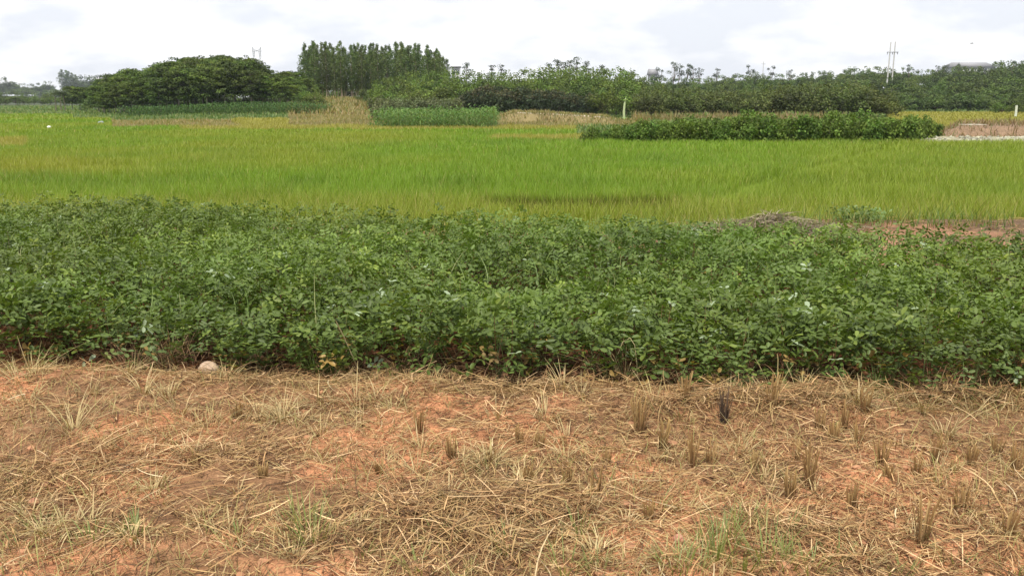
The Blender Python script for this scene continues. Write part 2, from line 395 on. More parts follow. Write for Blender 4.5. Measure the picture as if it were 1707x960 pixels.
# dry and weedy grass on the fallow ground, beyond the rice
P = Parts()
def patch(mask_kind, y0, y1, dens, width, hgt, cols, hv=.4, pxr=None, skip=None):
    half = lambda y: 0.66*y + 4
    n = int(dens*(half(y0)+half(y1))*(y1-y0))
    Y = U(y0, y1, n); X = U(-1, 1, n)*half(Y); z = zone(X, Y); keep = z == mask_kind
    px, q = project(X, Y, PADDY+.4)
    if pxr: keep &= (px > pxr[0]) & (px < pxr[1])
    keep &= fbm(X*.25, Y*.12, 3, 61) > .30
    X = X[keep]; Y = Y[keep]; n = len(X)
    h = hgt*(1-hv+2*hv*fbm(X*.3, Y*.2, 3, 63))*U(.6,1.15,n)
    az = U(0, 2*math.pi, n); lean = U(0.05, 0.6, n)
    d = np.stack([np.cos(az)*lean, np.sin(az)*lean, np.ones(n)], 1)
    c = np.stack([np.cos(az)*U(.05,.4,n), np.sin(az)*U(.05,.4,n), -U(.0,.3,n)], 1)
    cols = np.array(cols); col = cols[rng.integers(0, len(cols), n)]
    f = fbm(X*.15+5, Y*.08, 3, 65)[:,None]; col = col*(0.75+.5*f)*(1+.15*U(-1,1,n))[:,None]
    P.add(*ribbons(np.stack([X,Y,terrain(X,Y)],1), d, c, h, width*U(.7,1.3,n), 2, col*.8, col, tip=.25))
TAN = [(.34,.27,.13), (.30,.24,.11), (.26,.24,.09), (.36,.26,.15), (.18,.20,.07), (.22,.22,.08)]
patch(1, 60, 110, 26, .07, .42, TAN)
patch(1, 110, 190, 6, .16, .8, TAN)
tag(new_obj('dry_grass', P.mesh('dry_grass', M_rice)), 'tan dry grass on the fallow strips between rice and trees', 'dry grass', kind='stuff')
P = Parts()
WEED = [(.12,.20,.05), (.16,.22,.07), (.10,.17,.05), (.25,.26,.10)]
patch(2, 50, 120, 10, .12, .45, WEED)
patch(2, 120, 200, 3.5, .2, .6, WEED)
patch(2, 200, 300, 1.6, .4, .8, WEED)
patch(3, 48, 66, 14, .05, .4, [(.16,.18,.07), (.26,.18,.10), (.30,.22,.13), (.18,.12,.08)])
# reeds fringing the foot of the orchard and weeds on the bank behind the peanuts
n = 1500; px = U(1050, 1400, n); Yb = U(92, 99, n); X = (px-853.5)/F*Yb
cc = np.array(TAN)[rng.integers(0, 4, n)]*1.1
P.add(*ribbons(np.stack([X,Yb,terrain(X,Yb)],1), np.stack([U(-.3,.3,n),U(-.3,.3,n),np.ones(n)],1), np.stack([U(-.3,.3,n),U(-.3,.3,n),-U(0,.3,n)],1), U(.6,1.35,n), .10, 2, cc*.7, cc*.9))
n = 5200; X = U(-9, 10, n); Yb = edge_back(X)+U(-.9, .6, n)
keep = fbm(X*.9, Yb*.9, 3, 71) > np.where(X > 4.0, .56, .40); X = X[keep]; Yb = Yb[keep]; n = len(X)
cc = np.array([(.17,.24,.05),(.30,.29,.09),(.12,.20,.05)])[rng.integers(0,3,n)]
P.add(*ribbons(np.stack([X,Yb,terrain(X,Yb)],1), np.stack([U(-.5,.5,n),U(-.5,.5,n),np.ones(n)],1), np.stack([U(-.4,.4,n),U(-.4,.4,n),-U(0,.4,n)],1), U(.12,.42,n), .009, 3, cc*.8, cc))
tag(new_obj('weeds', P.mesh('weeds', M_rice)), 'low green weeds on the banks and between the fields', 'weeds', kind='stuff')

# ------------------------------------------------------------------ maize blocks
def maize(name, x0, x1, y0, y1, rows_dy, dx, hgt, label, wid=.07, colr=((.08,.15,.03),(.11,.19,.04),(.16,.23,.06))):
    P = Parts(); pts = []
    for r, yy in enumerate(np.arange(y0, y1, rows_dy)):
        for xx in np.arange(x0, x1, dx): pts.append((xx+random.uniform(-.08,.08), yy+random.uniform(-.08,.08)))
    pts = np.array(pts); n = len(pts); z = terrain(pts[:,0], pts[:,1]); h = hgt*(.85+.3*fbm(pts[:,0]*.2, pts[:,1]*.2, 2, 81))*U(.88,1.1,n)
    base = np.stack([pts[:,0], pts[:,1], z], 1); up = np.stack([U(-.05,.05,n), U(-.05,.05,n), np.ones(n)], 1)
    P.add(*ribbons(base, up, np.zeros((n,3)), h, .05, 1, (.16,.2,.07), (.3,.3,.12)))
    cols = np.array(colr)
    for k in range(9):
        t = .12+.85*k/8*U(.9,1.1,n); az = U(0, 2*math.pi, n)
        d = np.stack([np.cos(az)*.8, np.sin(az)*.8, U(.5,1.1,n)], 1); c = np.stack([np.cos(az)*.25, np.sin(az)*.25, -U(.5,1.1,n)], 1)
        cl = cols[rng.integers(0,3,n)]*(1+.15*U(-1,1,n))[:,None]
        P.add(*ribbons(base+up*(h*t)[:,None], d, c, U(.45,.75,n)*hgt/1.6, wid, 3, cl, cl*1.1))
    tag(new_obj(name, P.mesh(name, M_crop)), label, 'maize', kind='stuff')
def pxX(px, Y): return (px-853.5)/(F)*(Y*math.cos(PITCH)+1.5*math.sin(PITCH))
maize('maize_field', pxX(617, 61), pxX(823, 61), 61, 74, .7, .32, 1.5, 'block of green maize in front of the grey green shrubs', .09)
maize('maize_strip', pxX(195, 112), pxX(540, 112), 112, 119, .8, .42, 1.25, 'long low strip of maize along the foot of the dark grove', .14, ((.05,.10,.025),(.07,.13,.03),(.09,.15,.035)))
maize('low_maize_strip', pxX(826, 96), pxX(962, 96), 94, 99, .8, .4, 0.95, 'low green crop strip beside the pale track', .12, ((.07,.12,.03),(.09,.15,.04),(.12,.17,.05)))

# ------------------------------------------------------------------ trees
def blob_leaves(P, centre, rad, n, size, col, up=.35, hv=.35, flat=1.0):
    """a clump of n leaf sprays around centre"""
    c = np.asarray(centre); v = norm(rng.normal(size=(n,3))); r = U(.25,1,n)**.55
    p = c + v*r[:,None]*np.array([rad, rad, rad*flat])
    nr = norm(v + rng.normal(size=(n,3))*.6 + np.array([0,0,up])); d = norm(np.cross(nr, rng.normal(size=(n,3))))
    d[:,2] -= .25
    P.add(*leaves(p, d, nr, size*U(.6,1.3,n), size*.62*U(.7,1.3,n), np.asarray(col)*(1+hv*U(-1,1,n))[:,None]*(1+.08*rng.uniform(-1,1,(n,3))), fold=.2))
def limb(P, a, b, r0, r1, col, sag=.12, sides=5):
    a = np.array(a, float); b = np.array(b, float); m = (a+b)/2 + rng.normal(size=3)*np.linalg.norm(b-a)*sag*.5
    t = np.linspace(0,1,5)[:,None]; pts = (1-t)**2*a + 2*t*(1-t)*m + t*t*b
    P.add(*tube(pts, np.linspace(r0, r1, 5), sides, col))

def proto_tree(kind, seed):
    """returns (trunk mesh, crown mesh), about 1 unit = real metres; nominal heights below"""
    global rng
    rng = np.random.default_rng(seed); T = Parts(); Cn = Parts()
    if kind == 'layered':        # grove tree: flat tiers of foliage on whorled limbs, 8 m
        H = 8.0; col = np.array([.066,.105,.020])
        bark = (.30,.27,.22)
        top = np.array([U(-.3,.3,1)[0], U(-.3,.3,1)[0], H*.93])
        limb(T, (0,0,-.3), top, .13, .03, bark, .04, 7)
        for k, zz in enumerate(np.linspace(3.1, H*.95, 8)):
            R = 2.6*math.sqrt(max(.08, 1-((zz-4.3)/(H-3.9))**2)) if zz > 4.3 else 2.5
            m = 6 if R > 1.2 else 4
            a0 = rng.uniform(0, 6.28)
            for j in range(m):
                a = a0 + j*6.283/m + rng.uniform(-.4,.4); rr = R*rng.uniform(.55,1.0)
                e = np.array([top[0]*zz/H + math.cos(a)*rr, top[1]*zz/H + math.sin(a)*rr, zz+rng.uniform(-.25,.35)])
                limb(T, (top[0]*zz/H, top[1]*zz/H, zz-.5), e, .04, .012, bark, .1, 4)
                cc = col*rng.uniform(.7,1.45)*(np.array([1.25,1.15,.9]) if zz > H*.62 else 1)  # upper tiers yellowed and brightened: sunlit tops painted into the leaf colour
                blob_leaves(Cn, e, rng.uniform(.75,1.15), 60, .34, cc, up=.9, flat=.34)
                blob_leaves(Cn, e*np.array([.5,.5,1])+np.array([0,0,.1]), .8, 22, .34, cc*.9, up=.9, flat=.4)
        for j in range(5):       # feathery leaders poking out
            a = rng.uniform(0,6.28); e = top + np.array([math.cos(a)*rng.uniform(.2,1.2), math.sin(a)*.8, rng.uniform(.2,1.0)])
            limb(T, top-[0,0,.6], e, .02, .01, bark, .1, 4); blob_leaves(Cn, e, .38, 22, .28, col*.9, up=1, flat=.4)
    elif kind == 'eucalyptus':   # tall thin trunk, narrow pointed crown, 13 m
        H = 13.0; col = np.array([.090,.128,.036]); bark = (.33,.27,.20)
        top = np.array([rng.uniform(-.4,.4), rng.uniform(-.4,.4), H*.97]); limb(T, (0,0,-.4), top, .11, .015, bark, .03, 7)
        for k, zz in enumerate(np.linspace(H*.24, H*.985, 24)):
            f = (zz/H-.24)/.75
            R = 1.5*(np.interp(f, [0,.2,.5,.78,.9,1], [.30,.6,1.0,.62,.32,.06]))
            for j in range(4 if f < .85 else 2):
                a = rng.uniform(0,6.28); rr = R*rng.uniform(.3,1)
                e = np.array([top[0]*zz/H+math.cos(a)*rr, top[1]*zz/H+math.sin(a)*rr, zz+rng.uniform(-.2,.2)])
                if rng.uniform() < .5: limb(T, (top[0]*zz/H, top[1]*zz/H, zz-.6), e, .025, .008, bark, .1, 4)
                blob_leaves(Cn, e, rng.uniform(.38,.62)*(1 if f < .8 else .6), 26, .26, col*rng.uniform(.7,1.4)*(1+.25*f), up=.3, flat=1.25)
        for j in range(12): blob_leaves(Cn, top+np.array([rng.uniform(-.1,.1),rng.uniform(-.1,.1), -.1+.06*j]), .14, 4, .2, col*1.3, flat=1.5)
    elif kind in ('bushy', 'orchard', 'bright', 'hedge', 'far'):
        par = {'bushy':(5.5,2.4,(.098,.142,.028),.30), 'orchard':(3.8,1.9,(.080,.100,.027),.26), 'bright':(4.5,2.3,(.125,.180,.030),.26),
               'hedge':(3.2,1.6,(.085,.125,.035),.26), 'far':(8.0,3.4,(.080,.115,.028),.5)}[kind]
        H, R, col, ls = par; col = np.array(col); bark = (.17,.14,.10)
        limb(T, (0,0,-.3), (rng.uniform(-.2,.2), rng.uniform(-.2,.2), H*.5), .035*H/2, .02*H/2, bark, .05, 7)
        n = {'bushy':40, 'orchard':34, 'bright':38, 'hedge':30, 'far':38}[kind]
        sx, sy = rng.uniform(.85,1.15), rng.uniform(.85,1.15)
        for k in range(n):
            v = norm(rng.normal(size=3)); v[2] = abs(v[2])*1.0 - .35*rng.uniform(); r = rng.uniform(.55,1.0)
            e = np.array([v[0]*R*r*sx, v[1]*R*r*sy, H*.45 + v[2]*H*.50*r*rng.uniform(.85,1.08)])
            if k % 2 == 0: limb(T, (0,0,H*.3), e, .02*H/2, .008, bark, .12, 4)
            br = rng.uniform(.5,1.6)
            blob_leaves(Cn, e, R*rng.uniform(.24,.46), 44, ls, col*br, up=.5, flat=.75)
        for k in range(7):
            a = rng.uniform(0,6.28); e = np.array([math.cos(a)*R*rng.uniform(0,.7), math.sin(a)*R*rng.uniform(0,.7), H*rng.uniform(.9,1.06)])
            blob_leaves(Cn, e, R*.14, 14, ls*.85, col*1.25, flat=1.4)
    elif kind == 'willowy':      # grey-green shrub with upright fine foliage, 2.8 m
        H = 2.8; col = np.array([.135,.16,.075]); bark = (.2,.18,.14)
        for k in range(26):
            a = rng.uniform(0,6.28); rr = rng.uniform(0,1.2); e = np.array([math.cos(a)*rr, math.sin(a)*rr, H*rng.uniform(.55,.98)*(1-.12*rr)])
            limb(T, (e[0]*.15,e[1]*.15,-.1), e, .02, .006, bark, .1, 4)
            for q_ in (.35,.6,.85,1.0): blob_leaves(Cn, e*np.array([.3+.7*q_,.3+.7*q_,q_]), .30, 14, .2, col*rng.uniform(.75,1.25), up=.3, flat=1.5)
    elif kind == 'dark_orchard': # glossy nearly black-green orchard tree, 4.2 m
        H = 4.2; R = 1.9; col = np.array([.044,.064,.028]); bark = (.13,.11,.09)
        limb(T, (0,0,-.3), (0,0,H*.5), .12, .06, bark, .05, 7)
        for k in range(46):
            v = norm(rng.normal(size=3)); v[2] = abs(v[2]) - .45*rng.uniform(); e = np.array([v[0]*R*.85, v[1]*R*.85, H*.47+v[2]*H*.47])
            if k % 3 == 0: limb(T, (0,0,H*.3), e, .035, .01, bark, .12, 4)
            cc = col*rng.uniform(.75,1.3)
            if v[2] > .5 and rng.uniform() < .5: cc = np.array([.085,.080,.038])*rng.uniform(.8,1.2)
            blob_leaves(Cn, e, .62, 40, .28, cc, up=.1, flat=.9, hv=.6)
    elif kind == 'tufted':       # skyline tree: bare limbs ending in flat tufts, 8 m
        H = 8.0; col = np.array([.045,.07,.028]); bark = (.16,.13,.10)
        limb(T, (0,0,-.4), (.1,0,H*.95), .14, .03, bark, .05, 6)
        for zz in np.linspace(H*.35, H*.98, 9):
            for j in range(4):
                a = rng.uniform(0,6.28); rr = rng.uniform(.4,1.0)*2.3*(1.15-zz/H)
                e = np.array([math.cos(a)*rr, math.sin(a)*rr, zz+rng.uniform(.1,.5)]); limb(T, (0,0,zz-.5), e, .03, .012, bark, .1, 4)
                blob_leaves(Cn, e, rng.uniform(.35,.6), 14, .24, col*rng.uniform(.7,1.3), up=1, flat=.38)
        blob_leaves(Cn, (.1,0,H*.98), .22, 9, .26, col, up=1, flat=.5)
    elif kind == 'umbrella':     # skyline tree with a bare stem and a few rounded heads, 9 m
        H = 9.0; col = np.array([.05,.072,.034]); bark = (.2,.16,.12)
        limb(T, (0,0,-.4), (rng.uniform(-.4,.4),0,H*.85), .16, .06, bark, .05, 6)
        for j in range(7):
            a = rng.uniform(0,6.28); rr = rng.uniform(.2,1.9); e = np.array([math.cos(a)*rr, math.sin(a)*rr, H*rng.uniform(.68,.97)])
            limb(T, (0,0,H*.5), e, .06, .02, bark, .12, 4); blob_leaves(Cn, e, rng.uniform(.5,.85), 34, .36, col*rng.uniform(.8,1.3), up=.8, flat=.6)
    elif kind == 'palm':         # slender trunk, drooping fronds, 6 m
        H = 6.0
        limb(T, (0,0,-.3), (.3,0,H*.78), .16, .10, (.24,.2,.15), .06, 8)
        for j in range(15):
            a = j*2.4; n = 9; d0 = np.array([math.cos(a), math.sin(a), rng.uniform(.2,1.3)])
            t = np.linspace(.12,1,n); c0 = np.array([.3,0,H*.78]); sp = c0 + d0*1.9*t[:,None] + np.array([0,0,-1.3])*(t**2)[:,None]
            limb(T, c0, sp[-1], .03, .01, (.15,.17,.08), .05, 4)
            for sgn in (-1,1):
                sd_ = np.array([-math.sin(a)*sgn, math.cos(a)*sgn, -.55]); d = np.tile(sd_, (n,1)) + d0*.4
                Cn.add(*leaves(sp, d, np.tile([0,0,1.0],(n,1)), .6, .16, var((.10,.13,.06), n)))
    # taper the crown mesh together
    return T.mesh(kind+'_trunk', M_bark), Cn.mesh(kind+'_crown', M_tree), H
protos = {}
for kd, cnt in (('layered',5), ('eucalyptus',5), ('bushy',5), ('orchard',5), ('bright',2), ('hedge',4), ('far',5), ('willowy',4), ('dark_orchard',4), ('tufted',4), ('umbrella',4), ('palm',1)):
    protos[kd] = [proto_tree(kd, 100+17*i+len(kd)*7) for i in range(cnt)]
rng = np.random.default_rng(99)
counter = {}
def tree(kind, name, x, y, height, label, cat, group=None, wide=1.0, z=None):
    i = counter.get(kind, 0); counter[kind] = i+1
    tm, cm, H = protos[kind][i % len(protos[kind])]
    zz = tz(x, y) if z is None else z
    s = height/H
    o = empty(name, (x, y, zz-.05), random.uniform(0, 6.28)); o.scale = (s*wide, s*wide, s)
    tag(o, label, cat, group)
    new_obj('trunk', tm, o); new_obj('crown', cm, o)
    return o
def tree_px(kind, name, px, top, Y, label, cat, group=None, wide=1.0):
    x, ztop = at(px, top, Y); z = tz(x, Y)
    return tree(kind, name, x, Y, max(1.0, ztop-z), label, cat, group, wide)

# dark grove on the left: tops follow the photo's outline
G_px = [150, 180, 215, 250, 275, 300, 340, 380, 415, 432, 450, 480, 505, 520]
G_top= [142, 131, 123, 116, 109, 103, 100,  99, 103, 112, 123, 122, 128, 140]
n_rows = 5
for r in range(n_rows):
    Y = 124 + 5.0*r
    for px in np.arange(165 + (r % 2)*12, 512 + (8 if r > 2 else 0), 25 if r < 3 else 21):
        p = px + random.uniform(-7,7); top = np.interp(p, G_px, G_top) + random.uniform(-5, 9) + (12 if r == 0 else 4 if r == 1 else 0)
        tree_px('layered', 'shade_tree', p, top, Y + random.uniform(-1.5,1.5), 'dark layered tree with a pale thin trunk in the dense grove at left', 'tree', 'dark layered trees of the left grove', 1.12)
for px in np.arange(158, 520, 13):
    tree_px('hedge', 'understorey_bush', px+random.uniform(-4,4), 157+random.uniform(-4,5), 151+random.uniform(-2,2), 'dark bush in the shade behind the trunks of the left grove', 'bush', 'shaded bushes behind the left grove', 1.5)
# eucalyptus grove
E_px = [505, 530, 560, 590, 625, 655, 690, 715, 735, 748]
E_top= [ 74,  75,  74,  72,  75,  76,  77,  82,  86, 92]
for r in range(4):
    Y = 158 + 6*r
    xs_ = np.arange(506 + (r % 2)*7, 742, 15.5)
    for px in xs_:
        p = px + random.uniform(-3.5,3.5); top = np.interp(p, E_px, E_top) + random.uniform(-5, 11)
        tree_px('eucalyptus', 'eucalyptus_tree', p, top, Y+random.uniform(-1.5,1.5), 'tall slender eucalyptus with a pointed crown in the plantation left of centre', 'tree', 'tall eucalyptus trees of the plantation', 1.1)
tree_px('eucalyptus', 'eucalyptus_tree', 747, 100, 172, 'shorter eucalyptus at the right end of the tall plantation beside the grey building', 'tree', None, 1.5)
for px in np.arange(500, 640, 13):
    tree_px('bushy', 'broadleaf_tree', px+random.uniform(-4,4), 140+random.uniform(-5,8), 205+random.uniform(-5,5), 'bushy tree seen between the eucalyptus trunks, behind the plantation', 'tree', 'bushes behind the eucalyptus plantation', 1.5)
# yellow-green bushy trees in front of and right of the eucalyptus
B_px = [600, 640, 680, 720, 760, 800, 840, 880, 920, 960, 1000, 1040, 1060]
B_top= [148, 128, 122, 121, 122, 121, 122, 119, 116, 115, 114, 117, 124]
for r in range(4):
    Y = 122 + 9*r
    for px in np.arange(612+(r%2)*14+ (20 if r == 0 else 0), 1062, 28):
        p = px+random.uniform(-8,8); top = np.interp(p, B_px, B_top) + (16 if r == 0 else 9 if r == 1 else 2) + random.uniform(-2,5)
        tree_px('bushy', 'broadleaf_tree', p, top, Y+random.uniform(-2,2), 'rounded mid green broadleaf tree in the belt behind the maize and dark orchard', 'tree', 'mid green trees of the central belt', 1.25)
for px, top, Y in ((523,150,121),(505,148,123),(560,158,150),(590,162,152),(610,160,140),(508,130,152)):
    tree_px('bushy', 'broadleaf_tree', px, top, Y, 'small bushy tree at the foot of the eucalyptus trunks', 'tree', 'bushes at the foot of the eucalyptus plantation', 1.3)
# spiky skyline trees
for px, top in ((930,102),(941,106),(962,100),(978,105),(1004,111),(820,111),(835,112),(778,107),(915,108),(950,103)):
    tree_px('tufted', 'tufted_tree', px, top, 156+random.uniform(0,4), 'dark tree with flat tufts on bare limbs rising above the central belt', 'tree', 'tufted trees above the central belt', 1.0)
# grey-green shrubs
for r in range(2):
    for px in np.arange(634, 770, 16):
        tree_px('willowy', 'willow_shrub', px+random.uniform(-4,4), 164+random.uniform(-3,4)-r*2, 92+4*r+random.uniform(-1,1), 'grey green willowy shrub in the low row behind the maize block', 'shrub', 'grey green shrubs behind the maize', 1.15)
# dark purple-green orchard
for r in range(3):
    for px in np.arange(776+(r%2)*10, 985, 22):
        p = px+random.uniform(-5,5)
        tree_px('dark_orchard', 'dark_orchard_tree', p, np.interp(p,[775,800,900,985],[152,143,147,158])+(5 if r == 0 else 0)+random.uniform(-2,3), 103+4.5*r+random.uniform(-1,1), 'glossy blackish green orchard tree in the row above the pale track', 'orchard tree', 'blackish green orchard trees', 1.15)
# bright green tree with the pale dead stalk in front
tree_px('bright', 'bright_tree', 1005, 146, 104, 'bright yellow green round tree right of the blackish orchard', 'tree', None, 1.25)
tree_px('bright', 'bright_tree', 1040, 152, 105, 'bright green spreading tree behind the pale banana stalk', 'tree', None, 1.25)
# olive orchard
O_px = [1060, 1120, 1180, 1240, 1300, 1350, 1400, 1440, 1480]
O_top= [ 147,  149,  153,  153,  144,  143,  141,  143,  152]
for r in range(3):
    for px in np.arange(1066+(r%2)*11, 1480, 24):
        p = px+random.uniform(-6,6); top = np.interp(p, O_px, O_top)+(6 if r == 0 else 0)+random.uniform(-2,4)
        tree_px('orchard', 'orchard_tree', p, top, 100+5*r+random.uniform(-1,1), 'dark olive green orchard tree in the row behind the climbing bean rows', 'orchard tree', 'olive green orchard trees', 1.2)
# hedge line right
for px in np.arange(1462, 1720, 17):
    tree_px('hedge', 'hedgerow_tree', px+random.uniform(-4,4), np.interp(px,[1462,1560,1600,1640,1707],[160,162,155,160,158])+random.uniform(-2,3), 152+random.uniform(-2,2), 'low rounded tree in the hedgerow behind the yellow field at right', 'tree', 'hedgerow trees at right', 1.35)
for px in (1672, 1700, 1725, 1760):
    tree_px('bushy', 'broadleaf_tree', px, 166+random.uniform(-3,3), 122+random.uniform(-3,3), 'small bush beside the pale stake at the right edge', 'tree', 'bushes by the pale stake', 1.3)
# wooded hill behind, on the right
H_px = [1000, 1060, 1100, 1180, 1240, 1320, 1400, 1440, 1480, 1540, 1580, 1640, 1690, 1760]
H_top= [ 122,  126,  130,  128,  124,  124,  119,  112,  115,  116,  112,  110,  100,  100]
for r, (Y, dpy, step) in enumerate(((175, 26, 34), (200, 18, 32), (235, 12, 30), (270, 7, 28), (310, 2.5, 24), (350, 0, 21))):
    for px in np.arange(1040+(r%2)*12, 1770, step):
        p = px+random.uniform(-9,9); top = np.interp(p, H_px, H_top)+dpy*np.interp(p,[1050,1707],[.9,1.4])+random.uniform(-2.5,3.5)
        tree_px('far', 'hillside_tree', p, top, Y+random.uniform(-8,8), 'rounded green tree in the wood covering the low hill at right', 'tree', 'trees of the wooded hill at right', 1.25 if r else 1.5)
for px, top, Y in ((1102,112,330),(1124,103,345),(1133,105,345),(1146,106,345),(1156,107,340),(1166,113,340),(1196,110,340),(1252,108,350),(1287,109,350),(1318,116,350),(1600,103,330),(1517,107,330),(1575,107,330),(1563,109,330),(1700,98,300),(1690,101,300)):
    tree_px('umbrella', 'skyline_tree', px, top, Y, 'stalked tree with rounded heads standing on the skyline of the hill', 'tree', 'stalked trees on the right skyline', .85)
# far left misty trees
for px, top, Y, w in ((8,131,880,1.3),(22,138,880,1.4),(38,141,890,1.3),(52,141,900,1.4),(66,139,890,1.2),(77,137,890,1.3),(88,146,880,1.2),(-12,136,880,1.4)):
    tree_px('far', 'misty_tree', px, top, Y, 'hazy blue grey tree at the far left edge of the fields', 'tree', 'hazy trees at far left', w)
for px in np.arange(-20, 150, 15):
    tree_px('bushy', 'broadleaf_tree', px+random.uniform(-4,4), 158+random.uniform(-4,5), 300+random.uniform(-10,10), 'small hazy bush below the far left tree line', 'tree', 'small hazy bushes at far left', 1.3)
for px in np.arange(-25, 215, 13):
    tree_px('hedge', 'distant_bush', px+random.uniform(-4,4), 151+random.uniform(-3,4), 780+random.uniform(-20,20), 'distant hazy bush below the farthest left trees', 'bush', 'distant hazy bushes at far left', 2.2)
for px, top in ((103,117),(108,118),(114,120),(120,122),(126,125)):
    tree_px('eucalyptus', 'misty_eucalyptus_tree', px, top, 900, 'tall hazy tree of the blue clump behind the palms at left', 'tree', 'tall hazy clump at left', 1.9)
for px in np.arange(134, 205, 9):
    tree_px('far', 'misty_tree', px, 129+random.uniform(-2,2), 950, 'hazy blue tree on the distant ridge beyond the dark grove', 'tree', 'hazy trees on the distant left ridge', 1.2)
for px in np.arange(116, 172, 13):
    tree_px('layered', 'shade_tree', px, 146+random.uniform(-3,3), 175+random.uniform(-4,4), 'smaller green tree at the left end of the dark grove', 'tree', 'smaller trees left of the dark grove', 1.3)
for px, top in ((90,147),(98,145),(106,149)):
    tree_px('palm', 'palm_tree', px, top, 165, 'palm with drooping fronds and bare trunk at the left of the grove', 'palm', 'palms left of the dark grove', 1.0)

# ------------------------------------------------------------------ climbing bean bushes, in rows at 40-48 m
def bean_proto(seed):
    global rng
    rng = np.random.default_rng(seed); S = Parts(); Fo = Parts()
    for k in range(5):
        a = rng.uniform(0,6.28); e = np.array([math.cos(a)*.25, math.sin(a)*.25, rng.uniform(1.2,1.6)])
        limb(S, (0,0,-.05), e, .016, .006, (.22,.2,.11), .1, 4)
        for q_ in np.linspace(.1, 1.02, 8):
            blob_leaves(Fo, e*np.array([q_+.6*(1-q_),q_+.6*(1-q_),q_]), .24, 15, .15, np.array([.118,.182,.036])*rng.uniform(.65,1.4), up=.5, flat=.8)
    for k in range(10):
        a = rng.uniform(0,6.28); r_ = rng.uniform(.2,.5); blob_leaves(Fo, (math.cos(a)*r_, math.sin(a)*r_, rng.uniform(.15,1.3)), .2, 14, .15, np.array([.135,.20,.04])*rng.uniform(.6,1.35), up=.5)
    return S.mesh('bean_stem', M_bark), Fo.mesh('bean_foliage', M_crop)
bp = [bean_proto(500+i) for i in range(6)]
rng = np.random.default_rng(123)
k = 0
for r in range(4):
    Y = 40.5 + 2.1*r
    for X in np.arange(float(pxX(976 + (0 if r < 2 else 6), Y)), float(pxX((1535, 1545, 1562, 1572)[r], Y)), .50):
        xx = X+random.uniform(-.12,.12); yy = Y+random.uniform(-.3,.3); s = random.uniform(.62,1.16)*(.72+.26*float(vnoise(xx*.45, yy*.7, 12)))*float(np.interp(project(xx,yy,0)[0], [965,1040,1250], [.62,.74,1.0]))
        o = empty('bean_plant', (xx, yy, tz(xx, yy)-.02), random.uniform(0,6.28), s)
        tag(o, 'leafy green climbing bean plant in the hedge-like rows beyond the rice', 'bean plant', 'climbing bean plants in rows')
        new_obj('stem', bp[k % 6][0], o); new_obj('foliage', bp[k % 6][1], o); k += 1

# ------------------------------------------------------------------ pale track, rubble strip, sheet on the bank
P = Parts(); X = np.linspace(.4, 9.0, 18); tr = np.interp(X, [.3, 9.2], [90, 80])
V = []
for off, dz in ((-1.5,-.25),(-1.45,.05),(0,.09),(1.45,.05),(1.5,-.25)):
    V.append(np.stack([X, tr+off, terrain(X, tr)+dz+.012*U(-1,1,18)], 1))
Q = [(a*18+b, a*18+b+1, (a+1)*18+b+1, (a+1)*18+b) for a in range(4) for b in range(17)]
P.add(np.concatenate(V), np.array(Q), (1,1,1))
tag(new_obj('track', P.mesh('track', flat_mat('pale_concrete', (.50,.42,.33), .9, 0, .3, 1.0))), kind='structure')
# rubble: pale stones and old plastic strewn on a strip at right (nobody could count it)
bm = bmesh.new(); rr = random.Random(3)
for i in range(700):
    px = rr.uniform(1535, 1900); Y = rr.uniform(40.5, 46.5); x = float(pxX(px, Y)) if Y < 43.5 else float(pxX(px+25, Y))
    s = rr.uniform(.02,.10)
    vs = bmesh.ops.create_icosphere(bm, subdivisions=1, radius=s)['verts']
    for v in vs: v.co = Vector((v.co.x*rr.uniform(.8,1.8), v.co.y*rr.uniform(.8,1.3), v.co.z*rr.uniform(.4,1.3))) + Vector((x, Y, PADDY+.28+s*.3))
me = bpy.data.meshes.new('rubble'); bm.to_mesh(me); bm.free(); me.materials.append(flat_mat('pale_rubble', (.33,.32,.24), .9, 0, .6, 3.5))
tag(new_obj('rubble', me), 'pale stones and litter strewn on the strip at the right edge', 'rubble', kind='stuff')
V, Q = box(0,1,0,1,0,1)
x0, x1 = float(pxX(1535,42)), float(pxX(1900,42))
P = Parts(); n_ = 40
X = np.linspace(x0, x1, n_); rows = []
for j, (yy, zz) in enumerate(((40.2,-.65),(40.5,-.36),(43.5,-.30),(46.9,-.32),(47.3,-.65))):
    rows.append(np.stack([X+ (0 if j<3 else .4), np.full(n_, yy)+.15*U(-1,1,n_), np.full(n_, zz)+(.05*U(-1,1,n_) if 0<j<4 else 0)],1))
V = np.concatenate(rows); Q = [(j*n_+i, j*n_+i+1, (j+1)*n_+i+1, (j+1)*n_+i) for j in range(4) for i in range(n_-1)]
P.add(V, np.array(Q), (.4,.38,.3))
tag(new_obj('stony_path', P.mesh('stony_path', flat_mat('stony_earth', (.26,.24,.15), .95, 0, .6, 2), True)), kind='structure')

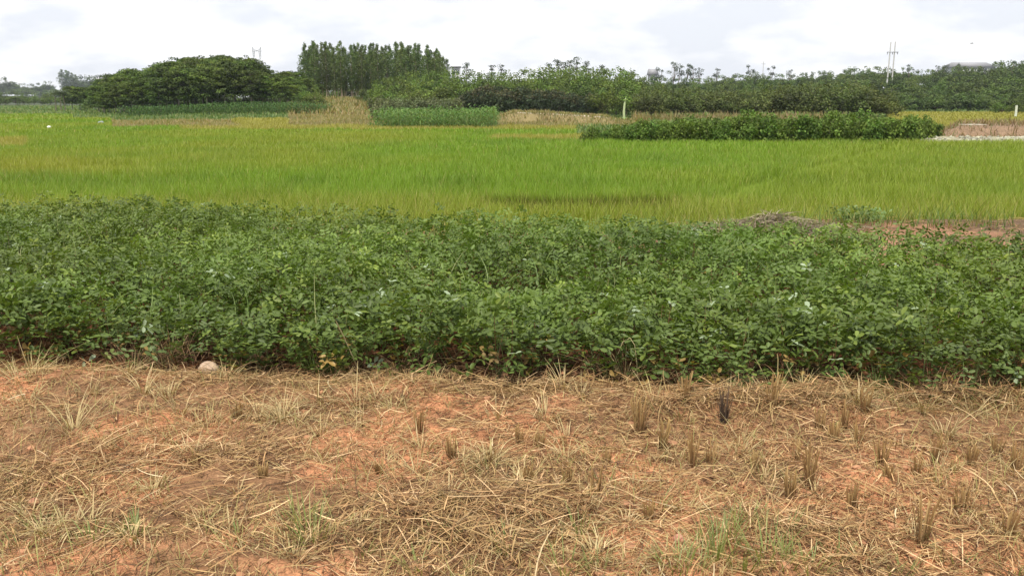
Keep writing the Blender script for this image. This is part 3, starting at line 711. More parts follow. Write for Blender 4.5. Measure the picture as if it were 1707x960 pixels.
# ------------------------------------------------------------------ small far things
def solid(name, parts, mat, parent=None, smooth=False):
    P = Parts()
    for V, Q in parts: P.add(V, Q, (1,1,1))
    return new_obj(name, P.mesh(name, mat, smooth), parent)
M_wall = flat_mat('weathered_render', (.50,.50,.50), .9, 0, .1, .4); M_roof = flat_mat('grey_roof', (.28,.28,.30), .8); M_pane = flat_mat('dark_pane', (.05,.06,.08), .2)
def building(px0, px1, top, Y, depth, label, storeys=3, roof='flat', wall=M_wall):
    xa, zt = at(px0, top, Y); xb, _ = at(px1, top, Y); z0 = tz((xa+xb)/2, Y)
    w = xb-xa; h = zt-z0
    b = empty('building', ((xa+xb)/2, Y, z0-.2)); tag(b, label, 'building')
    solid('wall', [box(-w/2,w/2,0,depth,0,h)], wall, b)
    if roof == 'flat': solid('roof', [box(-w/2-.4,w/2+.4,-.4,depth+.4,h+.003,h+.45)], M_roof, b)
    else:
        V = np.array([(-w/2-.5,-.5,h+.003),(w/2+.5,-.5,h+.003),(w/2+.5,depth+.5,h+.003),(-w/2-.5,depth+.5,h+.003),(-w/2-.5,depth/2,h+2.4),(w/2+.5,depth/2,h+2.4)])
        solid('roof', [(V, np.array([(0,1,5,4),(2,3,4,5),(0,3,2,1),(0,4,4,3),(1,2,5,5)]))], M_roof, b)
    nw = max(2, int(w/3)); 
    for s in range(storeys):
        for i in range(nw):
            cx = -w/2 + w*(i+.5)/nw; cz = h - 1.6 - 3.1*s
            if cz < 1: continue
            fr = solid('window', [box(cx-.65,cx+.65,-.06,.02,cz-.75,cz-.68), box(cx-.65,cx+.65,-.06,.02,cz+.68,cz+.75), box(cx-.65,cx-.58,-.06,.02,cz-.68,cz+.68), box(cx+.58,cx+.65,-.06,.02,cz-.68,cz+.68)], M_roof, b)
            solid('pane', [box(cx-.57,cx+.57,-.03,.015,cz-.67,cz+.67)], M_pane, fr)
building(753, 766, 112, 330, 5, 'small grey concrete block showing right of the eucalyptus plantation', 3)
building(160, 168, 127, 930, 9, 'small pale building on the distant left ridge', 2)
building(1084, 1096, 124.5, 360, 6, 'low pale building between trees on the centre skyline', 1, 'gable', flat_mat('pale_render', (.6,.6,.62), .8))
building(1605, 1660, 111, 420, 20, 'long low building with a pale grey roof behind the hill trees at right', 1, 'gable', flat_mat('grey_render', (.42,.43,.44), .8))
# lattice pylon
M_steel = flat_mat('galvanised_steel', (.36,.37,.39), .6, .3)
xp, zt = at(427.5, 79, 600); z0 = tz(xp, 600); H = zt-z0
py = empty('electricity_pylon', (xp, 600, z0)); tag(py, 'thin grey lattice pylon with a forked head above the left grove', 'pylon')
def bar(a, b, r=.12): return tube(np.array([a, b], float), [r, r], 4)[:2]
legs = []; lat = []
hw = lambda z: np.interp(z, [0, H*.72], [3.6, .75])
zs = np.linspace(0, H*.72, 10)
for sx in (-1,1):
    for sy in (-1,1): legs += [bar((sx*hw(0),sy*hw(0),0), (sx*hw(H*.72),sy*hw(H*.72),H*.72), .20)]
for a, b in zip(zs[:-1], zs[1:]):
    for s in (-1,1):
        lat += [bar((-hw(a),s*hw(a),a),(hw(b),s*hw(b),b),.08), bar((hw(a),s*hw(a),a),(-hw(b),s*hw(b),b),.08), bar((s*hw(a),-hw(a),a),(s*hw(b),hw(b),b),.08), bar((-hw(a),s*hw(a),a),(hw(a),s*hw(a),a),.08)]
solid('tower_leg', legs, M_steel, py); solid('bracing', lat, M_steel, py)
for s in (-1,1):
    hb = [bar((s*.75,0,H*.72),(s*2.6,0,H*.82),.2), bar((s*.2,0,H*.72),(s*1.6,0,H*.82),.15), bar((s*2.6,0,H*.82),(s*2.7,0,H*.93),.2), bar((s*1.6,0,H*.82),(s*1.4,0,H*.93),.15),
          bar((s*2.7,0,H*.93),(s*2.9,0,H),.2), bar((s*1.4,0,H*.93),(s*2.9,0,H),.15), bar((s*2.6,0,H*.82),(s*1.4,0,H*.93),.1), bar((s*1.6,0,H*.82),(s*2.7,0,H*.93),.1)]
    solid('forked_arm', hb, M_steel, py)
solid('cross_arm', [bar((-3.4,0,H*.93),(3.4,0,H*.93),.15), bar((-2.7,0,H*.965),(2.7,0,H*.915),.12), bar((-2.7,0,H*.915),(2.7,0,H*.965),.12)], M_steel, py)
# twin pole
M_conc = flat_mat('pole_concrete', (.55,.54,.52), .8)
xh, zt = at(1489, 70, 262); z0 = tz(xh, 262); H = zt-z0
hp = empty('utility_pole', (xh, 262, z0)); tag(hp, 'twin concrete utility poles joined by a crossarm, standing above the hill trees', 'utility pole')
for s in (-1,1):
    P_ = Parts(); P_.add(*tube(np.array([(s*.72+(.25 if s>0 else .0)*0,0,-.3),(s*.66,0,H)]), [.24,.15], 10)); new_obj('pole', P_.mesh('pole', M_conc), hp)
solid('crossarm', [box(-1.7,1.7,-.3,-.16,H*.80,H*.80+.22)], M_steel, hp)
solid('cross_brace', [box(-.7,.7,-.07,.07,H*.42,H*.42+.15)], M_steel, hp)
for x_ in (-1.5, 0, 1.5): solid('insulator', [tube(np.array([(x_,-.23,H*.80-.55),(x_,-.23,H*.80)]), [.12,.12], 6)[:2]], M_roof, hp)
xh, zt = at(1273, 103, 350); z0 = tz(xh, 350); H = zt-z0
hp = empty('utility_pole', (xh, 350, z0)); tag(hp, 'single thin pole on the skyline between two stalked trees', 'utility pole')
solid('pole', [tube(np.array([(0,0,-.3),(0,0,H)]), [.16,.11], 8)[:2]], M_conc, hp); solid('crossarm', [box(-.9,.9,-.2,-.1,H*.92,H*.92+.12)], M_steel, hp)
# pale stake on the right
xh, zt = at(1694.5, 176, 98); z0 = tz(xh, 98)
tag(solid('stake', [tube(np.array([(xh,98,z0-.3),(xh+.05,98,z0+(zt-z0)*.5),(xh+.02,98,zt)]), [.14,.13,.12], 8)[:2]], flat_mat('pale_stake', (.62,.66,.55), .8)), 'pale upright stake among bushes at the right edge of the fields', 'stake')
# banana plant with pale stalk, in front of the bright trees
P_ = Parts(); xb, _ = at(1041, 190, 97); zb = tz(xb, 97)
bn = empty('banana_plant', (xb, 97, zb)); tag(bn, 'young banana plant with a tall pale stalk in front of the bright green tree', 'banana plant')
solid('stalk', [tube(np.array([(0,0,-.1),(-.07,0,1.0),(.0,0,1.9),(.08,0,2.5)]), [.15,.14,.11,.05], 8)[:2]], flat_mat('pale_stalk', (.42,.50,.26), .6), bn)
for j in range(7):
    P_ = Parts(); a = j*2.3; low = j < 4
    b0 = np.array([[0,0,.25 if low else 2.0+.1*j*.3]]); dd = np.array([[math.cos(a),math.sin(a),.7 if low else 1.4]]); cc = np.array([[math.cos(a)*.2,math.sin(a)*.2,-.9 if low else -.7]])
    P_.add(*ribbons(b0, dd, cc, np.array([1.1 if low else .75]), np.array([.34]), 6, (.20,.30,.09), (.26,.36,.12), tip=.1)); new_obj('leaf', P_.mesh('leaf', M_crop), bn)
# white bag and grey sheet lying in the left rice
def crumpled(name, px, py, s, col, label, cat, seed, Zoff=.42):
    x, y = on_ground(px, py, PADDY+Zoff); bm = bmesh.new(); r_ = random.Random(seed)
    bmesh.ops.create_icosphere(bm, subdivisions=3, radius=1)
    for v in bm.verts:
        k = 1 + .55*(float(vnoise(v.co.x*2.3+seed, v.co.y*2.3+v.co.z*1.9, seed))-.5) + .3*(float(vnoise(v.co.x*6, v.co.z*6+v.co.y*4, seed+1))-.5)
        v.co = Vector((v.co.x*s[0]*k, v.co.y*s[1]*k, v.co.z*s[2]*k))
    me = bpy.data.meshes.new(name); bm.to_mesh(me); bm.free(); me.materials.append(flat_mat(name+'_mat', col, .6, 0, .12, 5))
    for p_ in me.polygons: p_.use_smooth = True
    o = new_obj(name, me); o.location = (x, y, PADDY+Zoff); tag(o, label, cat); return o
crumpled('plastic_bag', 82, 212, (.11,.09,.08), (.85,.88,.75), 'small crumpled white bag caught in the rice at far left', 'bag', 4, .50)
crumpled('plastic_sheet', 169, 205, (.26,.2,.13), (.30,.34,.38), 'grey blue crumpled sheet at the left end of the brown strip', 'sheet', 6, .40)
crumpled('white_sheet', 1622, 208, (.7,.3,.02), (.62,.55,.46), 'flat whitish sheet lying on top of the red bank at right', 'sheet', 8, 1.02)
# soaring bird
bm = Parts(); xb, zb = at(1620, 73, 120)
bd = Parts(); bd.add(*tube(np.array([(-.2,0,0),(-.1,0,.01),(.05,0,.02),(.16,0,.0),(.22,0,-.01)]), [.01,.045,.05,.03,.008], 8, (.05,.05,.05)))
w = np.array([(.05,0,.03),(-.07,0,.03),(.08,.2,.09),(-.05,.2,.08),(.0,.48,.02),(-.04,.47,.02),(.08,-.2,.09),(-.05,-.2,.08),(.0,-.48,.02),(-.04,-.47,.02)])
bd.add(w, np.array([(0,1,3,2),(2,3,5,4),(0,1,7,6),(6,7,9,8)]), (.05,.05,.05))
o = new_obj('bird', bd.mesh('bird', flat_mat('dark_feather', (.06,.06,.06)))); o.location = (xb, 120, zb); tag(o, 'tiny dark bird flying in the sky at upper right', 'bird')

# ------------------------------------------------------------------ heap of dry weeds and loose stones on the bank
P = Parts(); rng = np.random.default_rng(77)
hx, hy = on_ground(1288, 384, 0); n = 3800
u = rng.normal(size=(n,2))*np.array([.45,.22]); hh = .20*np.exp(-(u[:,0]/.42)**2-(u[:,1]/.3)**2)
p0 = np.stack([hx+u[:,0], hy+u[:,1], U(0,1,n)*hh+.02], 1); az = U(0,2*math.pi,n)
cc = np.array([(.20,.16,.11),(.13,.10,.07),(.30,.25,.17),(.36,.31,.22)])[rng.integers(0,4,n)]
P.add(*ribbons(p0, np.stack([np.cos(az),np.sin(az),U(-.1,.6,n)],1), np.stack([U(-.3,.3,n),U(-.3,.3,n),-U(.1,.6,n)],1), U(.08,.3,n), .010, 3, cc, cc, roll=U(-1,1,n)))
m = 24; a = np.linspace(0,2*math.pi,m,endpoint=False)
rings = [np.stack([hx+np.cos(a)*r*1.0, hy+np.sin(a)*r*.6, np.full(m, z)],1) for r, z in ((.95,-.02),(.66,.05),(.40,.11),(.14,.15))]
V = np.concatenate(rings); Q = [(i*m+j, i*m+(j+1)%m, (i+1)*m+(j+1)%m, (i+1)*m+j) for i in range(3) for j in range(m)]
P.add(V, np.array(Q), (.12,.09,.06))
tag(new_obj('weed_heap', P.mesh('weed_heap', M_dry)), 'low grey brown heap of pulled weeds where the red path begins', 'weed heap')
def weed_clump(px, py, z, name, label, cat, n, hgt, cols, spread=.12, wid=.008, group=None, S=3, lean=.6, mat=None, leafy=0):
    x, y = on_ground(px, py, z); zz = tz(x, y)
    P = Parts(); az = U(0,2*math.pi,n); r = U(0,1,n)*spread; ln = U(.05,lean,n)
    p0 = np.stack([np.cos(az)*r, np.sin(az)*r, np.full(n,-.01)],1)
    d = np.stack([np.cos(az)*ln, np.sin(az)*ln, np.ones(n)],1); c = np.stack([np.cos(az)*U(.05,.4,n), np.sin(az)*U(.05,.4,n), -U(.05,.45,n)],1)
    cols = np.array(cols); cl = cols[rng.integers(0,len(cols),n)]*(1+.15*U(-1,1,n))[:,None]
    P.add(*ribbons(p0, d, c, hgt*U(.5,1.1,n), wid*U(.6,1.3,n), S, cl*.85, cl))
    if leafy:
        q = U(0,1,leafy); i = rng.integers(0,n,leafy); b = p0[i]+norm(d[i])*(hgt*q*.9)[:,None]
        P.add(*leaves(b, rng.normal(size=(leafy,3))+np.array([0,0,.2]), rng.normal(size=(leafy,3))*.4+np.array([0,0,1.]), .05, .03, cl[i]*1.1))
    o = new_obj(name, P.mesh(name, mat or M_grass)); o.location = (x, y, zz); tag(o, label, cat, group); return o
weed_clump(1418, 372, 0, 'green_weed', 'leafy green weed clump behind the red path, right of the dry heap', 'weed', 60, .26, [(.12,.2,.06),(.16,.24,.08)], .3, .01, leafy=260)
weed_clump(1455, 370, 0, 'green_weed', 'smaller pale green weed beside the leafy clump by the red path', 'weed', 40, .20, [(.16,.24,.08),(.2,.27,.1)], .22, .01, leafy=160)

# ------------------------------------------------------------------ peanut patch
def peanut(P, S, x, y, z, n_leaf, hgt, spread, front=False, base=(.070,.135,.042), leafscale=1.0):
    """compound leaves of four leaflets on ascending stems"""
    az = U(0, 2*math.pi, n_leaf); t = U(0,1,n_leaf)**.62; r = spread*np.sqrt(U(0,1,n_leaf))
    top = hgt*(1-.38*(r/spread)**2)
    c = np.stack([x+np.cos(az)*r, y+np.sin(az)*r, z+.03+top*t], 1)
    out = np.stack([np.cos(az), np.sin(az), U(.1,.9,n_leaf)], 1)
    rise = norm(out); perp = norm(np.cross(rise, np.array([0,0,1.])) + 1e-6)
    nrm = norm(np.array([0,0,1.]) + .55*rng.normal(size=(n_leaf,3)))
    d0 = norm(np.cross(perp, nrm)*np.sign(U(-1,1,n_leaf))[:,None] + .3*rng.normal(size=(n_leaf,3)))
    side = norm(np.cross(nrm, d0))
    k = U(.60,1.22,n_leaf)*leafscale
    hue = base*(1+.26*U(-1,1,n_leaf))[:,None]
    lite = (U(0,1,n_leaf) < .14)[:,None]; hue = np.where(lite, hue*np.array([1.45,1.30,1.15]), hue)
    pale = (U(0,1,n_leaf) < .010)[:,None]; hue = np.where(pale, np.array([.34,.42,.27]), hue)  # odd pale leaves: flipped undersides, with glints painted in as colour
    low = ((t < .40) & (U(0,1,n_leaf) < (.26 if front else .08)))[:,None]
    hue = np.where(low, np.array([.33,.22,.07])*(.5+.8*U(0,1,n_leaf))[:,None], hue)
    for (a, b, s) in ((.75,.65,1.0), (-.75,.65,1.0), (.95,-.15,.88), (-.95,-.15,.88)):
        d = d0*b + side*a + .15*rng.normal(size=(n_leaf,3)); nn = norm(nrm + .25*rng.normal(size=(n_leaf,3)))
        V, Qd, K = leaves(c + d0*(.014 if b > 0 else -.008)*k[:,None], d, nn, .047*s*k, .026*s*k, hue*(1+.10*U(-1,1,n_leaf))[:,None], .18)
        P.add(V, Qd, K)
    if S is not None:
        m = max(6, n_leaf//9); i = rng.integers(0, n_leaf, m)
        b0 = np.tile([x, y, z], (m,1)) + rng.normal(size=(m,3))*np.array([.03,.03,0]); dd = c[i]-b0; ll = np.linalg.norm(dd, axis=1)
        sc = np.where((U(0,1,m) < .4)[:,None], np.array([.20,.11,.06]), np.array([.15,.20,.07]))
        S.add(*ribbons(b0, dd+np.array([0,0,.05]), np.zeros((m,3)), ll, .0055, 2, sc*.7, sc, tip=.5))
rng = np.random.default_rng(2024)
P = Parts(); S = P
row_y = 0; cnt = 0
dxp, dyp = .27, .27
front_positions = []
for xx in np.arange(-8.2, 8.2, dxp):
    y0 = float(edge_front(xx)); y1 = float(edge_crop(xx)); j = 0
    yy = y0 + .18 + random.uniform(-.05,.16)
    front_positions.append((xx+random.uniform(-.08,.08), yy))
    yy += dyp
    while yy < y1:
        X = xx+random.uniform(-.09,.09); Y = yy+random.uniform(-.09,.09)
        dens = 76 if Y < 6.2 else 58
        if abs(X) < .66*Y+1.8:
            b = np.array([.110,.162,.030])*(.55+.92*float(fbm(X*.9, Y*.9, 3, 91)))*np.array([1.0+.25*(float(fbm(X*.5,Y*.5,2,95))-.5), 1, 1])
            h = (.42+.16*(float(fbm(X*.8, Y*.8, 3, 93))-.5)*2)*random.uniform(.88,1.12)
            if float(fbm(X*1.6+9, Y*1.6, 2, 97)) < .26: h *= .72
            peanut(P, S, X, Y, tz(X, Y), dens, h, .22, False, b, 1.0)
        yy += dyp
# runners and grass blades poking out of the canopy
n = 900; X = U(-6,6,n); Y = U(5, 9, n); keep = (Y > edge_front(X)+.2) & (Y < edge_crop(X)); X = X[keep]; Y = Y[keep]; n = len(X)
cc = np.array([(.22,.30,.09),(.30,.32,.13),(.16,.25,.07)])[rng.integers(0,3,n)]
P.add(*ribbons(np.stack([X,Y,np.full(n,.2)],1), np.stack([U(-.6,.6,n),U(-.6,.6,n),np.ones(n)],1), np.stack([U(-.5,.5,n),U(-.5,.5,n),-U(0,.4,n)],1), U(.2,.42,n), .006, 4, cc*.8, cc))
tag(new_obj('peanut_crop', P.mesh('peanut_crop', M_peanut)), 'dense dark green peanut foliage covering the patch in the middle', 'peanut crop', kind='stuff')
# the front row: plants one can tell apart
stone_xy = on_ground(349, 616, 0)
fp = []
for i in range(7):
    rng = np.random.default_rng(900+i); Pl = Parts(); St = Parts()
    peanut(Pl, St, 0, 0, 0, 104, .44, .22, True, np.array([.104,.154,.032]), 1.04)
    n = 26; az = U(0,2*math.pi,n)                # dead leaves and stems low down
    St.add(*ribbons(np.stack([U(-.1,.1,n),U(-.1,.1,n),np.full(n,.0)],1), np.stack([np.cos(az)*.6,np.sin(az)*.6,U(.3,1,n)],1), np.stack([np.cos(az)*.3,np.sin(az)*.3,-U(.2,.6,n)],1), U(.12,.3,n), .006, 3, (.2,.11,.06), (.30,.20,.11)))
    fp.append((St.mesh('peanut_stems', M_dry), Pl.mesh('peanut_leaves', M_peanut)))
for i in range(3):                      # thin, half bare plants with brown stems showing
    rng = np.random.default_rng(950+i); Pl = Parts(); St = Parts()
    peanut(Pl, St, 0, 0, 0, 40, .42, .20, True, np.array([.105,.15,.04]), .95)
    n = 70; az = U(0,2*math.pi,n)
    St.add(*ribbons(np.stack([U(-.12,.12,n),U(-.12,.12,n),np.full(n,.0)],1), np.stack([np.cos(az)*.5,np.sin(az)*.5,U(.5,1.2,n)],1), np.stack([np.cos(az)*.3,np.sin(az)*.3,-U(.1,.6,n)],1), U(.14,.36,n), .006, 3, (.10,.055,.03), (.24,.15,.08)))
    fp.append((St.mesh('peanut_stems', M_dry), Pl.mesh('peanut_leaves', M_peanut)))
for i, (x, y) in enumerate(front_positions):
    if abs(x) > .62*y+1.4 or abs(x-stone_xy[0]) < .10: continue
    pxf = float(project(x, y, .2)[0]); thin = 190 < pxf < 330 or 925 < pxf < 1000 or 1530 < pxf < 1640
    o = empty('peanut_plant', (x, y, tz(x,y)-.01), random.uniform(0,6.28)); o.scale = (1.1, 1.1, random.uniform(.74,1.14))
    tag(o, 'leafy peanut plant at the front edge of the patch, over the red earth', 'peanut plant', 'peanut plants of the front row')
    m_ = 7+i % 3 if thin else i % 7
    new_obj('stems', fp[m_][0], o); new_obj('foliage', fp[m_][1], o)

# ------------------------------------------------------------------ foreground: straw litter, stubble, grass tufts
rng = np.random.default_rng(55)
P = Parts()
def straw(n, lmin, lmax, wmin, wmax, cols, thr, lift=.02, ymin=2.1, seed=0, tilt=.10, hv=.3, patch_s=1.7):
    n = int(n*1.3); Y = U(ymin, 5.0, n); X = U(-1,1,n)*(.66*Y+1.6)
    dens = fbm(X*patch_s+seed, Y*patch_s*1.2, 4, 101)
    keep = (dens + U(-.10,.10,n) > thr) & (Y < edge_front(X)+.12); X = X[keep]; Y = Y[keep]; n = len(X)
    # straw tends to lie along a local direction
    base = vnoise(X*.9+seed, Y*.9, 107)*math.pi*2.2; az = np.where(U(0,1,n) < .45, base + rng.normal(size=n)*.5, U(0,2*math.pi,n))
    Lh = lmin + (lmax-lmin)*U(0,1,n)**2.0
    z = terrain(X, Y) + U(.001, lift, n)
    d = np.stack([np.cos(az), np.sin(az), tilt*rng.normal(size=n)+.03], 1)
    c = np.stack([-np.sin(az)*rng.normal(size=n)*.38, np.cos(az)*rng.normal(size=n)*.38, -np.abs(rng.normal(size=n))*.10], 1)
    cols = np.array(cols); cl = cols[rng.integers(0,len(cols),n)]*(1+hv*U(-1,1,n))[:,None]
    P.add(*ribbons(np.stack([X,Y,z],1), d, c, Lh, U(wmin,wmax,n), 4, cl, cl*1.05, roll=rng.normal(size=n)*.5, tip=.5, zmin=terrain(X,Y)-.004))
SC = [(.48,.305,.15), (.39,.235,.11), (.60,.42,.235), (.28,.155,.072), (.44,.295,.135), (.37,.26,.115)]
BR = [(.22,.115,.05), (.12,.065,.035), (.30,.17,.08), (.36,.24,.11)]  # brown straw; the darkest tones paint in shadowed strands
straw(55000, .012, .06, .002, .0052, SC+BR, .36, .010)
straw(23000, .03, .14, .0018, .0050, SC, .42, .025)
straw(22000, .03, .18, .0018, .0055, BR+[(.12,.07,.04)], .42, .02, seed=5)
straw(5200, .06, .24, .0022, .0055, SC, .47, .05, seed=2, tilt=.22)
straw(140, .10, .32, .003, .006, [(.60,.48,.30),(.52,.42,.26),(.45,.34,.20)], .40, .06, seed=7, tilt=.18)
# litter on the bank behind the peanuts
n = 5000; X = U(-8,9,n); Y = edge_back(X) - U(-.3, 1.7, n); cl = np.array(SC+BR+BR)[rng.integers(0,14,n)]*(.8+.4*U(0,1,n))[:,None]; az = U(0,2*math.pi,n)
kk = (fbm(X*1.2,Y*2,3,131) > .44); X=X[kk]; Y=Y[kk]; cl=cl[kk]; az=az[kk]; n=len(X)
P.add(*ribbons(np.stack([X,Y,terrain(X,Y)+U(.002,.05,n)],1), np.stack([np.cos(az),np.sin(az),U(-.1,.4,n)],1), np.stack([rng.normal(size=n)*.3,rng.normal(size=n)*.3,-U(0,.3,n)],1), U(.05,.25,n), .006, 3, cl, cl, roll=rng.normal(size=n)*.6))
# heaps of raked straw
for px, py, sx, sy, n, hh in ((840,850,.50,.24,1600,.07), (740,890,.4,.2,1000,.05), (1330,900,.35,.2,900,.06), (90,800,.35,.3,900,.05), (1240,690,.6,.14,1600,.10), (1600,680,.6,.14,1700,.12), (1390,670,.5,.12,1500,.12), (900,660,.8,.12,1500,.07), (350,760,.5,.2,900,.04), (1650,880,.5,.3,900,.05), (450,640,.9,.12,1100,.05)):
    cx, cy = on_ground(px, py, 0); u = rng.normal(size=(n,2))*np.array([sx,sy])*.6; X = cx+u[:,0]; Y = cy+u[:,1]
    g = np.exp(-(u[:,0]/sx)**2-(u[:,1]/sy)**2); az = np.where(U(0,1,n) < .35, rng.normal(size=n)*.6+rng.uniform(0,3), U(0,2*math.pi,n))
    cl = np.array(SC+BR)[rng.integers(0,10,n)]*(1+.3*U(-1,1,n))[:,None]
    P.add(*ribbons(np.stack([X,Y,terrain(X,Y)+U(0,1,n)*hh*g+.005],1), np.stack([np.cos(az),np.sin(az),.30*rng.normal(size=n)],1), np.stack([rng.normal(size=n)*.35,rng.normal(size=n)*.35,-U(0,.3,n)],1), U(.04,.18,n), U(.002,.0055,n), 4, cl*.9, cl, roll=rng.normal(size=n)*.5, tip=.5, zmin=terrain(X,Y)-.004))
# fine upright dry wisps
n = 17000; Y = U(2.2, 4.9, n); X = U(-1,1,n)*(.66*Y+.5); f = fbm(X*1.4+7, Y*2, 3, 111); keep = (f > .44) & (Y < edge_front(X)+.1); X=X[keep]; Y=Y[keep]; n=len(X)
cl = np.array([(.50,.40,.20),(.42,.33,.15),(.36,.34,.12),(.30,.19,.10)])[rng.integers(0,4,n)]
P.add(*ribbons(np.stack([X,Y,terrain(X,Y)],1), np.stack([U(-.7,.7,n),U(-.7,.7,n),np.ones(n)],1), np.stack([U(-.6,.6,n),U(-.6,.6,n),-U(0,.8,n)],1), U(.03,.15,n), U(.0016,.004,n), 4, cl*.75, cl))
n = 2600; X = U(-4.4, 4.4, n); Y = edge_front(X)+U(-.22,.12,n); kk = fbm(X*2.1, Y*.5, 3, 141) > .46; X=X[kk]; Y=Y[kk]; n=len(X)
cl = np.array([(.52,.42,.22),(.42,.30,.14),(.20,.26,.07),(.14,.21,.06),(.30,.18,.09)])[rng.integers(0,5,n)]
P.add(*ribbons(np.stack([X,Y,terrain(X,Y)],1), np.stack([U(-.6,.6,n),U(-.7,.4,n),np.ones(n)],1), np.stack([U(-.6,.6,n),U(-.6,.6,n),-U(0,.8,n)],1), U(.05,.22,n), U(.0016,.0035,n), 4, cl*.75, cl))
tag(new_obj('straw_litter', P.mesh('straw_litter', M_dry)), 'tangled dry straw and dead grass strewn over the red earth', 'straw', kind='stuff')

# small clods and crumbs
bm = bmesh.new(); rr = random.Random(12)
for i in range(1100):
    y = rr.uniform(2.2, 4.9); x = rr.uniform(-1,1)*(.66*y+.3)
    if float(fbm(x*1.7+3, y*2.0, 4, 43)) > .56 and rr.random() < .8: continue
    s = .004+.02*rr.random()**3
    vs = bmesh.ops.create_icosphere(bm, subdivisions=1, radius=s)['verts']; z = tz(x,y)
    for v in vs: v.co = Vector((v.co.x*rr.uniform(.7,1.5), v.co.y*rr.uniform(.7,1.3), v.co.z*rr.uniform(.5,1.0))) + Vector((x, y, z+s*.2))
me = bpy.data.meshes.new('clods'); bm.to_mesh(me); bm.free(); me.materials.append(M_earth_clod)
tag(new_obj('earth_crumbs', me), 'small crumbs of red earth between the straw', 'earth crumbs', kind='stuff')

def lump(name, px, py, s, col, label, cat, seed, sink=.3, sub=3, noise=.25):
    x, y = on_ground(px, py, 0); bm = bmesh.new(); bmesh.ops.create_icosphere(bm, subdivisions=sub, radius=1)
    for v in bm.verts:
        k = 1 + .6*(float(fbm(v.co.x*1.5+seed, v.co.y*1.5+v.co.z*1.2, 3, seed))-.5) + .12*(float(vnoise(v.co.x*9, v.co.z*9+v.co.y*5, seed))-.5)
        v.co = Vector((v.co.x*s[0]*k, v.co.y*s[1]*k, v.co.z*s[2]*k))
    me = bpy.data.meshes.new(name); bm.to_mesh(me); bm.free(); me.materials.append(flat_mat(name+'_surface', col, .9, 0, noise, 25))
    for p_ in me.polygons: p_.use_smooth = True
    o = new_obj(name, me); o.location = (x, y, tz(x,y)+s[2]*(1-sink)); tag(o, label, cat); return o
lump('stone', 349, 618, (.064,.050,.044), (.44,.32,.23), 'rounded buff stone at the foot of the peanut plants on the left', 'stone', 3)
lump('earth_clod', 57, 834, (.026,.022,.018), (.36,.17,.10), 'red clod of earth in the lower left straw', 'earth clod', 5)
lump('earth_clod', 1131, 903, (.022,.02,.018), (.42,.20,.13), 'small red clod in the straw right of the bottom centre', 'earth clod', 6)
lump('earth_clod', 425, 597, (.06,.04,.03), (.36,.19,.12), 'reddish clod under the leaves right of the buff stone', 'earth clod', 9)
lump('earth_clod', 1460, 686, (.07,.05,.02), (.40,.20,.11), 'flat orange clod in front of the leaves at right', 'earth clod', 10)

def tuft(name, px, py, hgt, n, cols, label, cat, group=None, spread=.03, lean=.25, wid=.004, curve=.15, root=None, mat=None, tip=.3, S=4):
    x, y = on_ground(px, py, 0); zz = tz(x, y); P = Parts(); az = U(0,2*math.pi,n); r = spread*np.sqrt(U(0,1,n)); ln = U(.02,lean,n)
    p0 = np.stack([np.cos(az)*r, np.sin(az)*r, np.full(n,-.012)],1)
    d = np.stack([np.cos(az)*ln+U(-.06,.06,n), np.sin(az)*ln+U(-.06,.06,n), np.ones(n)],1)
    c = np.stack([np.cos(az)*U(0,curve,n)+U(-.05,.05,n), np.sin(az)*U(0,curve,n), -U(0,curve,n)],1)
    cols = np.array(cols); cl = cols[rng.integers(0,len(cols),n)]*(1+.18*U(-1,1,n))[:,None]
    rt = cl*.7 if root is None else np.array(root)*(1+.2*U(-1,1,n))[:,None]
    P.add(*ribbons(p0, d, c, hgt*U(.45,1.08,n), wid*U(.6,1.35,n), S, rt, cl, tip=tip))
    o = new_obj(name, P.mesh(name, mat or M_dry)); o.location = (x, y, zz); tag(o, label, cat, group); return o
STB = [(.40,.26,.11),(.32,.19,.08),(.50,.35,.16)]; BRT = (.15,.08,.04)
# stubble clumps: base pixel, height in pixels
stub = [(700,722,48),(948,812,60),(993,820,64),(1205,712,66),(1316,835,62),(1349,815,88),(1468,780,62),(1558,772,60),(1620,775,40),(1695,790,58),(1286,700,70),(1104,745,60),(1258,785,38),(1483,805,36),(1528,790,48),(1590,788,26),(1185,770,52),(1155,775,70),(632,785,30),(818,770,36),(865,735,40),(1060,705,50),(1140,690,60),(1405,720,56),(1440,700,50),(1390,735,40),(1365,720,36),(1510,680,44),(1010,770,30),(752,760,44),(1535,915,110),(1325,770,40),(1660,760,44),(1430,740,46),(1065,720,70),(900,745,36),(395,690,34),(440,800,34),(880,800,44),(1080,860,50),(1420,850,50),(1600,850,60),(1680,900,70)]
for i, (px, py, hp_) in enumerate(stub):
    x, y = on_ground(px, py, 0); h = hp_*y/F*1.04
    col = STB if i not in (3,) else [(.10,.07,.05),(.15,.10,.07)]
    lab = {3:'blackened stubble clump standing in front of the leaves right of centre', 30:'tallest yellowish stubble clump near the bottom right', 0:'short dense stubble clump left of the bottom centre', 2:'dense brown stubble clump at the centre of the straw'}.get(i)
    tuft('stubble_clump', px, py, h, random.choice((22,28,36)), col, lab or 'upright brown stubble clump cut short in the straw field', 'stubble', None if lab else 'stubble clumps in the straw field', .018 if i != 2 else .028, .13, .0058, .07, BRT if i != 3 else (.05,.035,.03), tip=.75, S=3)
